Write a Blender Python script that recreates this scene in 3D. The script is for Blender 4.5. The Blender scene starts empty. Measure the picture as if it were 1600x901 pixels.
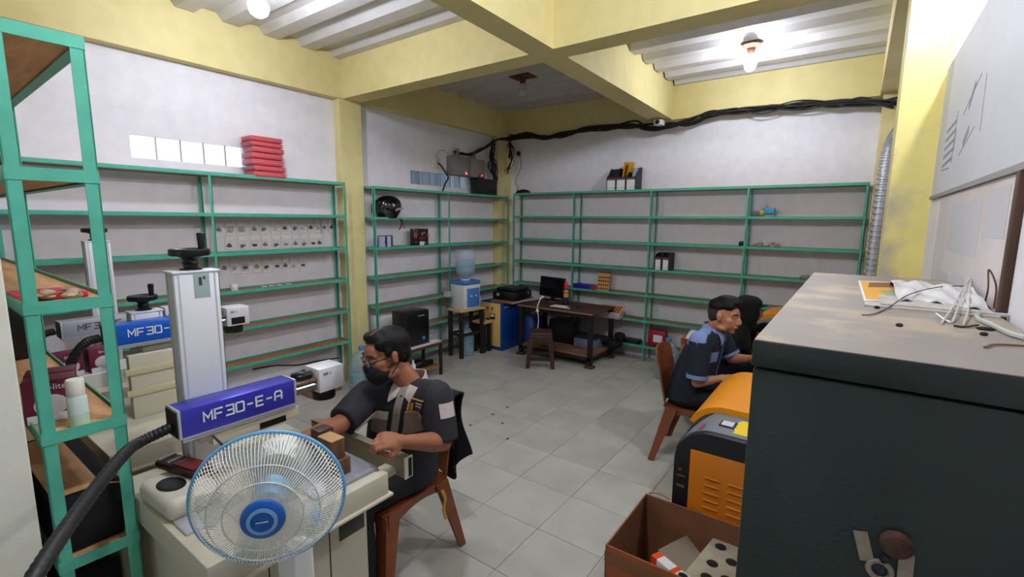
import bpy, bmesh, math, random
from mathutils import Vector, Matrix

S = bpy.context.scene
COL = S.collection
RND = random.Random(11)
PI = math.pi

# ---------------------------------------------------------------- camera
CAM_P = Vector((0.0, 0.0, 1.751))
CF = Vector((-0.57965, 0.80230, -0.14231)).normalized()
CR = Vector((0.80961, 0.58689, 0.0087))
CR = (CR - CR.dot(CF) * CF).normalized()
CU = CR.cross(CF)
FPX = 739.22                      # focal length in pixels of the 1600 x 901 frame
cam_d = bpy.data.cameras.new('camera')
cam_d.sensor_width = 36.0
cam_d.lens = FPX * 36.0 / 1600.0
cam_d.clip_start = 0.05
cam_d.clip_end = 100
cam = bpy.data.objects.new('camera', cam_d)
COL.objects.link(cam)
mw = Matrix.Identity(4)
for r in range(3):
    mw[r][0], mw[r][1], mw[r][2], mw[r][3] = CR[r], CU[r], -CF[r], CAM_P[r]
cam.matrix_world = mw
S.camera = cam

# ---------------------------------------------------------------- world (overcast day outside) and exposure
wd = bpy.data.worlds.new('overcast_day')
S.world = wd
wd.use_nodes = True
wn = wd.node_tree.nodes
wl = wd.node_tree.links
bg = wn['Background']
bg.inputs['Color'].default_value = (0.80, 0.90, 1.0, 1)
bg.inputs['Strength'].default_value = 1.6
S.view_settings.view_transform = 'Standard'
S.view_settings.look = 'None'
S.view_settings.exposure = 0.24
S.view_settings.gamma = 1.0
S.view_settings.use_curve_mapping = False
S.cycles.use_denoising = True
S.cycles.max_bounces = 8
S.cycles.diffuse_bounces = 4
S.cycles.glossy_bounces = 3
S.cycles.transmission_bounces = 8
S.cycles.transparent_max_bounces = 12
S.cycles.caustics_reflective = False
S.cycles.caustics_refractive = False
S.cycles.sample_clamp_indirect = 6.0
BULB = 560.0                      # radiance of the lit ceiling bulbs


# ---------------------------------------------------------------- pixel rays: a point of the photograph on a known plane
def ray(u, v):
    return CF + CR * ((u - 800.0) / FPX) - CU * ((v - 450.5) / FPX)
def on_x(u, v, x):
    d = ray(u, v); return CAM_P + d * (x / d.x)
def on_y(u, v, y):
    d = ray(u, v); return CAM_P + d * (y / d.y)
def on_z(u, v, z):
    d = ray(u, v); return CAM_P + d * ((z - CAM_P.z) / d.z)
def at_t(u, v, t):
    return CAM_P + ray(u, v) * t


# ---------------------------------------------------------------- materials
def lin(c):
    return tuple(((v / 255.0) / 12.92 if v <= 10.3 else ((v / 255.0 + 0.055) / 1.055) ** 2.4) for v in c) + (1.0,)

MATS = {}
def mat(name, col, rough=0.5, metal=0.0, noise=0.0, nscale=6.0, col2=None, bump=0.0, bscale=60.0, spec=0.5,
        trans=0.0, ior=1.45, emit=None, estr=0.0, coat=0.0, stretch=None, detail=4.0, alpha=1.0, rand=0.0):
    if name in MATS:
        return MATS[name]
    m = bpy.data.materials.new(name)
    m.use_nodes = True
    nt = m.node_tree
    b = nt.nodes['Principled BSDF']
    c = lin(col)
    b.inputs['Base Color'].default_value = c
    b.inputs['Roughness'].default_value = rough
    b.inputs['Metallic'].default_value = metal
    b.inputs['Specular IOR Level'].default_value = spec
    b.inputs['IOR'].default_value = ior
    b.inputs['Transmission Weight'].default_value = trans
    b.inputs['Coat Weight'].default_value = coat
    b.inputs['Alpha'].default_value = alpha
    if emit:
        b.inputs['Emission Color'].default_value = lin(emit)
        b.inputs['Emission Strength'].default_value = estr
    tc = None
    if noise or col2 or bump or rand:
        tc = nt.nodes.new('ShaderNodeTexCoord')
        mp = nt.nodes.new('ShaderNodeMapping')
        if stretch:
            mp.inputs['Scale'].default_value = stretch
        nt.links.new(tc.outputs['Object'], mp.inputs['Vector'])
        src = mp.outputs['Vector']
    if noise or col2 or rand:
        tx = nt.nodes.new('ShaderNodeTexNoise')
        tx.inputs['Scale'].default_value = nscale
        tx.inputs['Detail'].default_value = detail
        nt.links.new(src, tx.inputs['Vector'])
        rp = nt.nodes.new('ShaderNodeValToRGB')
        rp.color_ramp.elements[0].position = 0.32
        rp.color_ramp.elements[1].position = 0.68
        k = noise
        rp.color_ramp.elements[0].color = tuple(v * (1 - k) for v in c[:3]) + (1,)
        rp.color_ramp.elements[1].color = lin(col2) if col2 else tuple(min(1, v * (1 + k)) for v in c[:3]) + (1,)
        nt.links.new(tx.outputs['Fac'], rp.inputs['Fac'])
        out = rp.outputs['Color']
        if rand:
            oi = nt.nodes.new('ShaderNodeObjectInfo')
            hs = nt.nodes.new('ShaderNodeHueSaturation')
            ma = nt.nodes.new('ShaderNodeMath'); ma.operation = 'MULTIPLY_ADD'
            ma.inputs[1].default_value = rand; ma.inputs[2].default_value = 1 - rand / 2
            nt.links.new(oi.outputs['Random'], ma.inputs[0])
            nt.links.new(ma.outputs[0], hs.inputs['Value'])
            nt.links.new(out, hs.inputs['Color'])
            out = hs.outputs['Color']
            va = nt.nodes.new('ShaderNodeVectorMath'); va.operation = 'ADD'
            sc = nt.nodes.new('ShaderNodeVectorMath'); sc.operation = 'SCALE'
            cb = nt.nodes.new('ShaderNodeCombineXYZ')
            for i in range(3):
                nt.links.new(oi.outputs['Random'], cb.inputs[i])
            nt.links.new(cb.outputs[0], sc.inputs[0]); sc.inputs['Scale'].default_value = 37.0
            nt.links.new(src, va.inputs[0]); nt.links.new(sc.outputs[0], va.inputs[1])
            nt.links.new(va.outputs[0], tx.inputs['Vector'])
        nt.links.new(out, b.inputs['Base Color'])
    if bump:
        t2 = nt.nodes.new('ShaderNodeTexNoise')
        t2.inputs['Scale'].default_value = bscale
        t2.inputs['Detail'].default_value = 3
        nt.links.new(src, t2.inputs['Vector'])
        bp = nt.nodes.new('ShaderNodeBump')
        bp.inputs['Strength'].default_value = bump
        bp.inputs['Distance'].default_value = 0.01
        nt.links.new(t2.outputs['Fac'], bp.inputs['Height'])
        nt.links.new(bp.outputs['Normal'], b.inputs['Normal'])
    MATS[name] = m
    return m


def stained(name, col, stain, lo=0.55, hi=0.75, scale=1.3, rough=0.7, fine=0.04, stretch=(1, 1, 1)):
    """painted plaster with patchy stains of their own colour"""
    m = mat(name, col, rough, noise=fine, nscale=9.0, bump=0.08, bscale=90)
    nt = m.node_tree
    b = nt.nodes['Principled BSDF']
    lk = b.inputs['Base Color'].links[0]
    base = lk.from_socket
    tc = [n for n in nt.nodes if n.type == 'TEX_COORD'][0]
    mp = nt.nodes.new('ShaderNodeMapping'); mp.inputs['Scale'].default_value = stretch
    nt.links.new(tc.outputs['Object'], mp.inputs['Vector'])
    t = nt.nodes.new('ShaderNodeTexNoise'); t.inputs['Scale'].default_value = scale; t.inputs['Detail'].default_value = 6
    nt.links.new(mp.outputs[0], t.inputs['Vector'])
    rp = nt.nodes.new('ShaderNodeValToRGB')
    rp.color_ramp.elements[0].position = lo; rp.color_ramp.elements[1].position = hi
    nt.links.new(t.outputs['Fac'], rp.inputs['Fac'])
    mx = nt.nodes.new('ShaderNodeMix'); mx.data_type = 'RGBA'
    nt.links.new(rp.outputs['Color'], mx.inputs['Factor'])
    nt.links.new(base, mx.inputs['A'])
    mx.inputs['B'].default_value = lin(stain)
    nt.links.new(mx.outputs['Result'], b.inputs['Base Color'])
    return m


# ---------------------------------------------------------------- mesh builder
class MB:
    def __init__(self):
        self.bm = bmesh.new()

    def _add(self, vs, fs):
        v = [self.bm.verts.new(p) for p in vs]
        for f in fs:
            try:
                self.bm.faces.new([v[i] for i in f])
            except ValueError:
                pass
        return v

    def box(self, x0, x1, y0, y1, z0, z1, bev=0.0, M=None, seg=2):
        p = [(x, y, z) for z in (z0, z1) for y in (y0, y1) for x in (x0, x1)]
        f = [(0, 2, 3, 1), (4, 5, 7, 6), (0, 1, 5, 4), (2, 6, 7, 3), (0, 4, 6, 2), (1, 3, 7, 5)]
        if M is not None:
            p = [M @ Vector(q) for q in p]
        v = self._add(p, f)
        if bev > 0:
            es = {e for q in v for e in q.link_edges}
            bmesh.ops.bevel(self.bm, geom=list(es), offset=bev, segments=seg, affect='EDGES', profile=0.5)
        return self

    def prism(self, poly, a, b, axis='y', M=None, bev=0.0):
        """poly: list of 2D points; extruded from a to b along axis (points give the two other axes in xyz order)"""
        def P(q, t):
            r = {'x': (t, q[0], q[1]), 'y': (q[0], t, q[1]), 'z': (q[0], q[1], t)}[axis]
            return M @ Vector(r) if M is not None else Vector(r)
        n = len(poly)
        vs = [P(q, a) for q in poly] + [P(q, b) for q in poly]
        fs = [tuple(range(n))[::-1], tuple(range(n, 2 * n))] + [(i, (i + 1) % n, n + (i + 1) % n, n + i) for i in range(n)]
        v = self._add(vs, fs)
        if bev > 0:
            es = {e for q in v for e in q.link_edges}
            bmesh.ops.bevel(self.bm, geom=list(es), offset=bev, segments=2, affect='EDGES', profile=0.5)
        return self

    def lathe(self, prof, c=(0, 0, 0), n=20, M=None, cap=True):
        c = Vector(c); rings = []
        for r, z in prof:
            if r < 1e-5:
                q = Vector((0, 0, z))
                rings.append([self.bm.verts.new((M @ q if M is not None else q) + c)])
            else:
                rg = []
                for i in range(n):
                    q = Vector((r * math.cos(2 * PI * i / n), r * math.sin(2 * PI * i / n), z))
                    rg.append(self.bm.verts.new((M @ q if M is not None else q) + c))
                rings.append(rg)
        for a, b in zip(rings, rings[1:]):
            for i in range(n):
                j = (i + 1) % n
                if len(a) == 1 and len(b) == 1:
                    continue
                if len(a) == 1:
                    self.bm.faces.new((a[0], b[j], b[i]))
                elif len(b) == 1:
                    self.bm.faces.new((a[i], a[j], b[0]))
                else:
                    self.bm.faces.new((a[i], a[j], b[j], b[i]))
        for rg, fl in ((rings[0], True), (rings[-1], False)):
            if len(rg) > 2 and cap:
                self.bm.faces.new(rg[::-1] if fl else rg)
        return self

    def cyl(self, p0, p1, r0, r1=None, n=16):
        p0, p1 = Vector(p0), Vector(p1)
        d = p1 - p0
        M = d.to_track_quat('Z', 'Y').to_matrix()
        return self.lathe([(r0, 0), (r0 if r1 is None else r1, d.length)], p0, n, M)

    def tube(self, pts, r, n=8, flat=1.0, cap=True):
        pts = [Vector(p) for p in pts]
        rs = r if isinstance(r, (list, tuple)) else [r] * len(pts)
        t0 = (pts[1] - pts[0]).normalized()
        up = Vector((0, 0, 1)) if abs(t0.z) < 0.9 else Vector((1, 0, 0))
        nrm = (up - up.dot(t0) * t0).normalized()
        rings = []
        for i, p in enumerate(pts):
            t = (pts[min(i + 1, len(pts) - 1)] - pts[max(i - 1, 0)])
            t = t.normalized() if t.length > 1e-9 else t0
            nrm = nrm - nrm.dot(t) * t
            nrm = nrm.normalized() if nrm.length > 1e-6 else t.orthogonal().normalized()
            bi = t.cross(nrm)
            rings.append([self.bm.verts.new(p + (nrm * math.cos(2 * PI * k / n) * flat + bi * math.sin(2 * PI * k / n)) * rs[i]) for k in range(n)])
        for a, b in zip(rings, rings[1:]):
            for k in range(n):
                self.bm.faces.new((a[k], a[(k + 1) % n], b[(k + 1) % n], b[k]))
        if cap:
            self.bm.faces.new(rings[0][::-1]); self.bm.faces.new(rings[-1])
        return self

    def ellipsoid(self, c, r, nu=16, nv=10, M=None):
        prof = [(math.sin(PI * i / nv), -math.cos(PI * i / nv)) for i in range(nv + 1)]
        D = Matrix.Diagonal(Vector(r))
        return self.lathe(prof, c, nu, (M @ D) if M is not None else D)

    def torus(self, c, R, r, M=None, n=48, k=8):
        c = Vector(c); rings = []
        for i in range(n):
            a = 2 * PI * i / n
            rg = []
            for j in range(k):
                b = 2 * PI * j / k
                q = Vector(((R + r * math.cos(b)) * math.cos(a), (R + r * math.cos(b)) * math.sin(a), r * math.sin(b)))
                rg.append(self.bm.verts.new((M @ q if M is not None else q) + c))
            rings.append(rg)
        for i in range(n):
            a, b = rings[i], rings[(i + 1) % n]
            for j in range(k):
                self.bm.faces.new((a[j], b[j], b[(j + 1) % k], a[(j + 1) % k]))
        return self

    def quad(self, a, b, c, d):
        self._add([Vector(q) for q in (a, b, c, d)], [(0, 1, 2, 3)])
        return self

    def grid(self, fn, nu, nv, thick=0.0):
        """surface fn(u, v) -> Vector over [0,1]^2, optionally given thickness along its normals"""
        G = [[self.bm.verts.new(fn(i / nu, j / nv)) for j in range(nv + 1)] for i in range(nu + 1)]
        fs = []
        for i in range(nu):
            for j in range(nv):
                fs.append(self.bm.faces.new((G[i][j], G[i + 1][j], G[i + 1][j + 1], G[i][j + 1])))
        if thick:
            self.bm.normal_update()
            bmesh.ops.solidify(self.bm, geom=fs, thickness=thick)
        return self

    def ribbon(self, pts, w, o, ex, ey, d=0.001):
        """flat stroke: 2D polyline of width w in the plane o + x ex + y ey, raised by d along the plane's normal"""
        ex, ey, o = Vector(ex), Vector(ey), Vector(o)
        nz = ex.cross(ey).normalized()
        P = [Vector((p[0], p[1])) for p in pts]
        L, R = [], []
        for i, p in enumerate(P):
            a = (P[i] - P[i - 1]).normalized() if i > 0 else (P[1] - P[0]).normalized()
            b = (P[i + 1] - P[i]).normalized() if i < len(P) - 1 else a
            t = (a + b); t = t.normalized() if t.length > 1e-6 else a
            nn = Vector((-t.y, t.x)); k = max(0.5, nn.dot(Vector((-a.y, a.x))))
            L.append(p + nn * (w / 2 / k)); R.append(p - nn * (w / 2 / k))
        def W(q, h):
            return o + ex * q.x + ey * q.y + nz * h
        n = len(P)
        vs = [W(q, d) for q in L] + [W(q, d) for q in R] + [W(q, 0) for q in L] + [W(q, 0) for q in R]
        fs = []
        for i in range(n - 1):
            fs.append((n + i, n + i + 1, i + 1, i))
            fs.append((i, i + 1, 2 * n + i + 1, 2 * n + i))
            fs.append((n + i + 1, n + i, 3 * n + i, 3 * n + i + 1))
        fs.append((0, 2 * n, 3 * n, n)); fs.append((n - 1, 2 * n - 1, 4 * n - 1, 3 * n - 1))
        self._add(vs, fs)
        return self

    def build(self, name, m, parent=None, smooth=True, angle=35, loc=None):
        bmesh.ops.recalc_face_normals(self.bm, faces=self.bm.faces[:])
        me = bpy.data.meshes.new(name)
        self.bm.to_mesh(me); self.bm.free()
        if smooth:
            for p in me.polygons:
                p.use_smooth = True
            me.set_sharp_from_angle(angle=math.radians(angle))
        for mm in (m if isinstance(m, (list, tuple)) else [m]):
            me.materials.append(mm)
        o = bpy.data.objects.new(name, me)
        COL.objects.link(o)
        if parent is not None:
            o.parent = parent
        if loc is not None:
            o.location = loc
        return o


def thing(name, label, cat, loc=(0, 0, 0), rz=0.0, group=None):
    o = bpy.data.objects.new(name, None)
    o.empty_display_size = 0.1
    COL.objects.link(o)
    o.location = loc
    o.rotation_euler = (0, 0, rz)
    o['label'] = label
    o['category'] = cat
    if group:
        o['group'] = group
    return o
def tag(o, label, cat, group=None):
    o['label'] = label; o['category'] = cat
    if group:
        o['group'] = group
    return o
def struct(o):
    o['kind'] = 'structure'
    return o
def plabel(o, label):
    o['label'] = label
    return o
def copy_tree(o, parent=None):
    c = o.copy(); COL.objects.link(c)
    if parent is not None:
        c.parent = parent
    for ch in list(o.children):
        copy_tree(ch, c)
    return c
def rotz(a):
    return Matrix.Rotation(a, 3, 'Z')
def frame(o, ex, ez):
    """4x4 with x along ex and z close to ez"""
    ex = Vector(ex).normalized(); ez = Vector(ez); ez = (ez - ez.dot(ex) * ex).normalized()
    ey = ez.cross(ex)
    m = Matrix.Identity(4)
    for r in range(3):
        m[r][0], m[r][1], m[r][2], m[r][3] = ex[r], ey[r], ez[r], o[r]
    return m
def spline(pts, n=8):
    """Catmull-Rom through pts"""
    P = [Vector(p) for p in pts]
    P = [2 * P[0] - P[1]] + P + [2 * P[-1] - P[-2]]
    out = []
    for i in range(1, len(P) - 2):
        for k in range(n):
            t = k / n
            a, b, c, d = P[i - 1], P[i], P[i + 1], P[i + 2]
            out.append(0.5 * ((2 * b) + (c - a) * t + (2 * a - 5 * b + 4 * c - d) * t * t + (3 * b - a - 3 * c + d) * t ** 3))
    out.append(P[-2])
    return out

GLYPH = {
    'M': [[(0, 0), (0, 1), (.5, .35), (1, 1), (1, 0)]],
    'F': [[(0, 0), (0, 1), (1, 1)], [(0, .5), (.85, .5)]],
    '3': [[(0, 1), (1, 1), (1, 0), (0, 0)], [(.2, .5), (1, .5)]],
    '0': [[(.08, 0), (0, .1), (0, .9), (.08, 1), (.92, 1), (1, .9), (1, .1), (.92, 0), (.08, 0)]],
    '-': [[(.1, .5), (.9, .5)]],
    'E': [[(1, 1), (0, 1), (0, 0), (1, 0)], [(0, .5), (.9, .5)]],
    'A': [[(0, 0), (0, .8), (.15, 1), (.85, 1), (1, .8), (1, 0)], [(0, .42), (1, .42)]],
    'P': [[(0, 0), (0, 1), (1, 1), (1, .5), (0, .5)]],
    '1': [[(.3, .8), (.6, 1), (.6, 0)]],
}
def lettering(word, o, ex, ey, h, w, gap, sw, d=0.001):
    b = MB(); x = 0.0
    ex, ey = Vector(ex).normalized(), Vector(ey).normalized()
    for ch in word:
        for st in GLYPH[ch]:
            b.ribbon([(x + p[0] * w, p[1] * h) for p in st], sw, o, ex, ey, d)
        x += w + gap
    return b
def text_obj(word, size, M, m, name='lettering', parent=None, ext=0.0006):
    cu = bpy.data.curves.new(name, 'FONT')
    cu.body = word; cu.size = size; cu.extrude = ext; cu.align_x = 'CENTER'; cu.align_y = 'CENTER'
    t = bpy.data.objects.new(name, cu)
    COL.objects.link(t)
    bpy.context.view_layer.update()
    dg = bpy.context.evaluated_depsgraph_get()
    me = bpy.data.meshes.new_from_object(t.evaluated_get(dg))
    bpy.data.objects.remove(t); bpy.data.curves.remove(cu)
    me.transform(M)
    me.materials.clear(); me.materials.append(m)
    o = bpy.data.objects.new(name, me)
    COL.objects.link(o)
    if parent is not None:
        o.parent = parent
    return o
# ================================================================ materials of the room
m_wall = stained('wall_white_paint', (231, 230, 233), (218, 215, 213), 0.62, 0.85, 0.8, 0.75)
m_cream = stained('cream_paint', (223, 209, 147), (206, 189, 120), 0.55, 0.8, 0.9, 0.6)
m_yellow = stained('yellow_paint', (224, 212, 150), (196, 178, 112), 0.58, 0.78, 1.6, 0.6)
m_pil = stained('worn_yellow_paint', (236, 222, 140), (190, 182, 160), 0.56, 0.66, 2.2, 0.6)
m_jamb = stained('cream_white_paint', (222, 222, 205), (196, 192, 172), 0.58, 0.8, 1.5, 0.7)
m_deck = stained('galvanised_deck', (196, 194, 190), (150, 120, 92), 0.66, 0.82, 1.1, 0.45, stretch=(0.5, 2.5, 1))
m_tile = mat('ceramic_tile', (181, 180, 169), 0.22, noise=0.05, nscale=3.0, col2=(195, 193, 182), rand=0.035, detail=7, spec=0.45)
m_grout = mat('grout', (112, 110, 104), 0.9)
m_green = mat('green_enamel', (80, 170, 143), 0.42, noise=0.10, nscale=14, bump=0.05, bscale=40)
m_ply = mat('brown_plywood', (150, 98, 62), 0.6, noise=0.18, nscale=3, stretch=(1, 9, 1), col2=(176, 122, 80), bump=0.05)
m_ply2 = mat('pale_plywood', (188, 140, 92), 0.6, noise=0.14, nscale=4, stretch=(1, 7, 1), col2=(206, 160, 112), bump=0.05)
m_black = mat('black_plastic', (18, 18, 20), 0.4)
m_blackcloth = mat('black_cloth', (14, 14, 16), 0.9, noise=0.3, nscale=40)
m_white = mat('white_plastic', (225, 225, 222), 0.35)
m_steel = mat('brushed_steel', (190, 190, 192), 0.3, 1.0)
m_dark = mat('dark_steel', (40, 36, 34), 0.5, 0.3)
m_rust = mat('rusty_iron', (92, 56, 34), 0.85, noise=0.4, nscale=30)
m_glassblk = mat('glass_block', (240, 248, 255), 0.12, trans=1.0, ior=1.3)
m_paper = mat('white_paper', (228, 228, 226), 0.8)
m_card = mat('cardboard', (164, 112, 72), 0.85, noise=0.1, nscale=10, stretch=(1, 1, 6))

XW, YB, XR = -4.41, 5.90, 0.27            # left wall, back wall, right wall (room faces)
ZB, ZD = 2.945, 3.32                      # beam soffit, metal deck

# ---------------------------------------------------------------- floor: mortar bed with every ceramic tile on it
b = MB(); b.box(-5.0, 2.4, -3.3, 6.5, -0.08, -0.004)
floor = struct(b.build('floor', m_grout, smooth=False))
T, OX, OY = 0.4, -0.9327, 1.7168
tb = MB(); tb.box(-.1986, .1986, -.1986, .1986, -0.012, 0.0, bev=0.0012, seg=1)
t0 = tb.build('tile', m_tile, floor)
first = True
for i in range(-3, 10):
    for j in range(-8, 11):
        x, y = OX - i * T + T / 2, OY + j * T + T / 2
        if x < XW or x > 0.4 or y > YB + .1 or y < -1.2:
            continue
        if first:
            o = t0; first = False
        else:
            o = t0.copy(); COL.objects.link(o)
        o.location = (x, y, 0)
        o.rotation_euler = (RND.uniform(-.001, .001), RND.uniform(-.001, .001), 0)

# ---------------------------------------------------------------- walls
GB1 = [(1.272 + k * 0.1655, 1.272 + k * 0.1655 + 0.158) for k in range(5)]
GB2 = [(4.0 + k * 0.178, 4.0 + k * 0.178 + 0.170) for k in range(6)]
b = MB()
def wall_with_slots(b, x0, x1, ya, yb_, z1, slots):
    """wall between ya and yb_ with rectangular openings (y0,y1,z0,z1), sorted along y"""
    y = ya
    for (s0, s1, q0, q1) in slots:
        b.box(x0, x1, y, s0, 0, z1)
        b.box(x0, x1, s0, s1, 0, q0)
        b.box(x0, x1, s0, s1, q1, z1)
        y = s1
    b.box(x0, x1, y, yb_, 0, z1)
wall_with_slots(b, XW - .12, XW, -3.2, YB + .12, 3.6,
                [(GB1[0][0] - .004, GB1[-1][1] + .004, 2.19, 2.358), (GB2[0][0] - .004, GB2[-1][1] + .004, 2.178, 2.338)])
struct(b.build('wall_left', m_wall, smooth=False))
b = MB(); b.box(XW - .12, 1.0, YB, YB + .12, 0, 3.6)
struct(b.build('wall_back', m_wall, smooth=False))
b = MB(); b.box(XR, XR + .08, -3.2, 3.1, 0, 2.445); b.box(XR, XR + .12, 3.1, YB, 0, 3.6)
struct(b.build('wall_right', m_wall, smooth=False))
b = MB(); b.box(XW, -1.85, 0.0, 0.222, 0, 3.6, bev=0.004)
struct(b.build('wall_front', m_jamb, smooth=False))
b = MB(); b.box(2.2, 2.32, -3.2, 3.4, 0, 3.6)
struct(b.build('wall_far_right', m_wall, smooth=False))
b = MB(); b.box(XR + .1, 2.3, 3.3, 3.42, 0, 3.6)
struct(b.build('wall_side_room', m_yellow, smooth=False))
b = MB()
b.box(XW - .1, -1.9, -3.3, -3.2, 0, 3.6); b.box(-.9, 2.3, -3.3, -3.2, 0, 3.6); b.box(-1.9, -.9, -3.3, -3.2, 2.1, 3.6)
struct(b.build('wall_daylight_block', m_wall, smooth=False))  # unseen wall with a doorway, added to hold back daylight behind the camera
# neighbouring house wall outside the second strip of glass blocks
m_out = mat('outside_grey_wall', (150, 156, 160), 0.9, noise=0.3, nscale=2, stretch=(1, 6, 1))
b = MB(); b.box(XW - .75, XW - .65, 3.3, 6.2, 0, 2.9)
struct(b.build('wall_outside', m_out, smooth=False))

def window_blocks(n, spans, z0, z1):
    w = bpy.data.objects.new('window_%d' % n, None); COL.objects.link(w); struct(w)
    for (a, c) in spans:
        g = MB(); g.box(XW - .024, XW - .012, a, c, z0, z1, bev=0.003)
        g.build('glass_block', m_glassblk, w)
    j = MB()
    for (a, c), (a2, c2) in zip(spans, spans[1:]):
        j.box(XW - .03, XW - .006, c, a2, z0, z1)
    j.build('mortar_joint', m_wall, w, smooth=False)
window_blocks(1, GB1, 2.19, 2.358)
window_blocks(2, GB2, 2.178, 2.338)

# ---------------------------------------------------------------- ceiling: slab and folded metal deck, one sheet per bay
b = MB(); b.box(-5.0, 2.4, -3.3, 6.5, 3.50, 3.62)
ceiling = struct(b.build('ceiling', m_wall, smooth=False))
def deck(x0, x1, y0, y1, y_ref):
    pitch, h = 0.333, 0.055
    prof = []
    k0 = math.floor((y0 - y_ref) / pitch) - 1
    y = y_ref + k0 * pitch
    pts = []
    while y < y1 + pitch:
        for (dy, z) in ((0.0, 0), (0.125, 0), (0.165, h), (0.29, h)):
            pts.append((y + dy, ZD + z))
        y += pitch
    pts = [p for p in pts if y0 - 0.13 <= p[0] <= y1 + 0.13]
    pts[0] = (y0, pts[0][1]); pts[-1] = (y1, pts[-1][1])
    g = MB()
    for (a, za), (c, zc) in zip(pts, pts[1:]):
        g._add([(x0, a, za), (x1, a, za), (x1, c, zc), (x0, c, zc)], [(0, 1, 2, 3)])
    bmesh.ops.remove_doubles(g.bm, verts=g.bm.verts[:], dist=1e-5)
    fs = g.bm.faces[:]
    g.bm.normal_update()
    bmesh.ops.solidify(g.bm, geom=fs, thickness=0.002)
    g.build('deck_sheet', m_deck, ceiling, smooth=False)
XLB, YBB = -4.31, 5.80                    # faces of the edge beams
deck(XLB, -2.05, -0.2, 3.04, 2.90 - 0.3)
deck(-1.86, XR, -0.2, 3.04, 2.90 - 0.3)
deck(XLB, -2.05, 3.2, YBB, 4.42)
deck(-1.86, 0.1, 3.2, YBB, 4.42)
deck(XLB, XR, -3.2, -0.4, -1.0)

# ---------------------------------------------------------------- beams and columns
def beam(b):
    return struct(b.build('beam', m_cream, smooth=False))
b = MB(); b.box(XW, XR + .02, 3.02, 3.225, ZB, 3.52); beam(b)
b = MB(); b.prism([(-1.955, -0.2), (-1.80, -0.2), (-1.885, YB), (-2.135, YB)], ZB + .0005, 3.515, 'z'); beam(b)
b = MB(); b.box(XW, XLB, 0.2, YB, ZB + .001, 3.51); beam(b)
b = MB(); b.box(XW, XR, YBB, YB, ZB - .002, 3.505); beam(b)
b = MB(); b.box(0.062, XR + .02, 3.2, YB, ZB - .001, 3.508); beam(b)
b = MB(); b.box(XW, XR + .02, -0.42, -0.2, ZB + .002, 3.512); beam(b)
b = MB(); b.box(XW, XLB, 2.985, 3.245, 0, ZB + .01, bev=0.004)
struct(b.build('column', m_yellow, smooth=False))
b = MB(); b.box(XW, -4.315, 5.60, YB, 0, ZB + .01, bev=0.004); b.box(XW, -4.30, 5.80, YB, 0, ZB + .01)
struct(b.build('column', m_yellow, smooth=False))
b = MB(); b.box(0.109, XR + .02, 3.02, 3.30, 0, 3.5, bev=0.004)
struct(b.build('column', m_pil, smooth=False))
b = MB(); b.box(0.085, XR + .02, 5.74, YB, 0, ZB + .01, bev=0.004)
struct(b.build('column', m_yellow, smooth=False))

# ---------------------------------------------------------------- ceiling lamps
m_bulb_off = mat('unlit_bulb', (225, 225, 225), 0.25, trans=0.3)
def ceiling_lamp(x, y, label, lit=True, r=0.05, z=ZD, power=1.0):
    m_bulb = mat('lit_bulb_%d' % round(power * 100), (255, 255, 255), 0.4, emit=(234, 238, 255), estr=BULB * power)
    t = thing('ceiling_lamp', label, 'lamp', (x, y, z))
    b = MB(); b.lathe([(0, 0.0), (.075, 0.0), (.085, -.008), (.06, -.02), (.035, -.03), (.03, -.075), (.026, -.08), (0, -.08)], n=18)
    b.build('lamp_holder', m_rust, t)
    if z < ZD:
        b = MB(); b.lathe([(.012, 0), (.012, ZD + .05 - z), (0, ZD + .05 - z)], n=10); b.build('stem', m_rust, t)
    b = MB(); b.lathe([(0, -.078), (.024, -.08), (.028, -.10), (.6 * r, -.115), (r, -.15), (r, -.17), (.8 * r, -.2), (.4 * r, -.218), (0, -.222)], n=18)
    b.build('bulb', m_bulb if lit else m_bulb_off, t)
    return t
ceiling_lamp(-3.20, 1.66, 'lit bulb on the metal deck in the near left bay, above the left wall beam', r=.062, z=3.235, power=.46)
ceiling_lamp(-0.90, 4.82, 'lit bulb in rusty holder under the metal deck of the back right bay', r=.050, z=3.30, power=.46)
ceiling_lamp(0.47, 2.68, 'lit bulb beyond the right partition, close to the worn yellow pilaster', r=.05, z=3.30, power=1.05)
ceiling_lamp(-0.95, 0.85, 'lit bulb of the near right bay over the cabinet', r=.056)
t = ceiling_lamp(-3.13, 4.50, 'unlit bulb in a rust-brown holder in the dark corner bay', lit=False)
b = MB(); b.box(-.13, .13, -.09, .09, -.012, 0.0, bev=.003); b.build('mounting_plate', m_rust, t)

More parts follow.
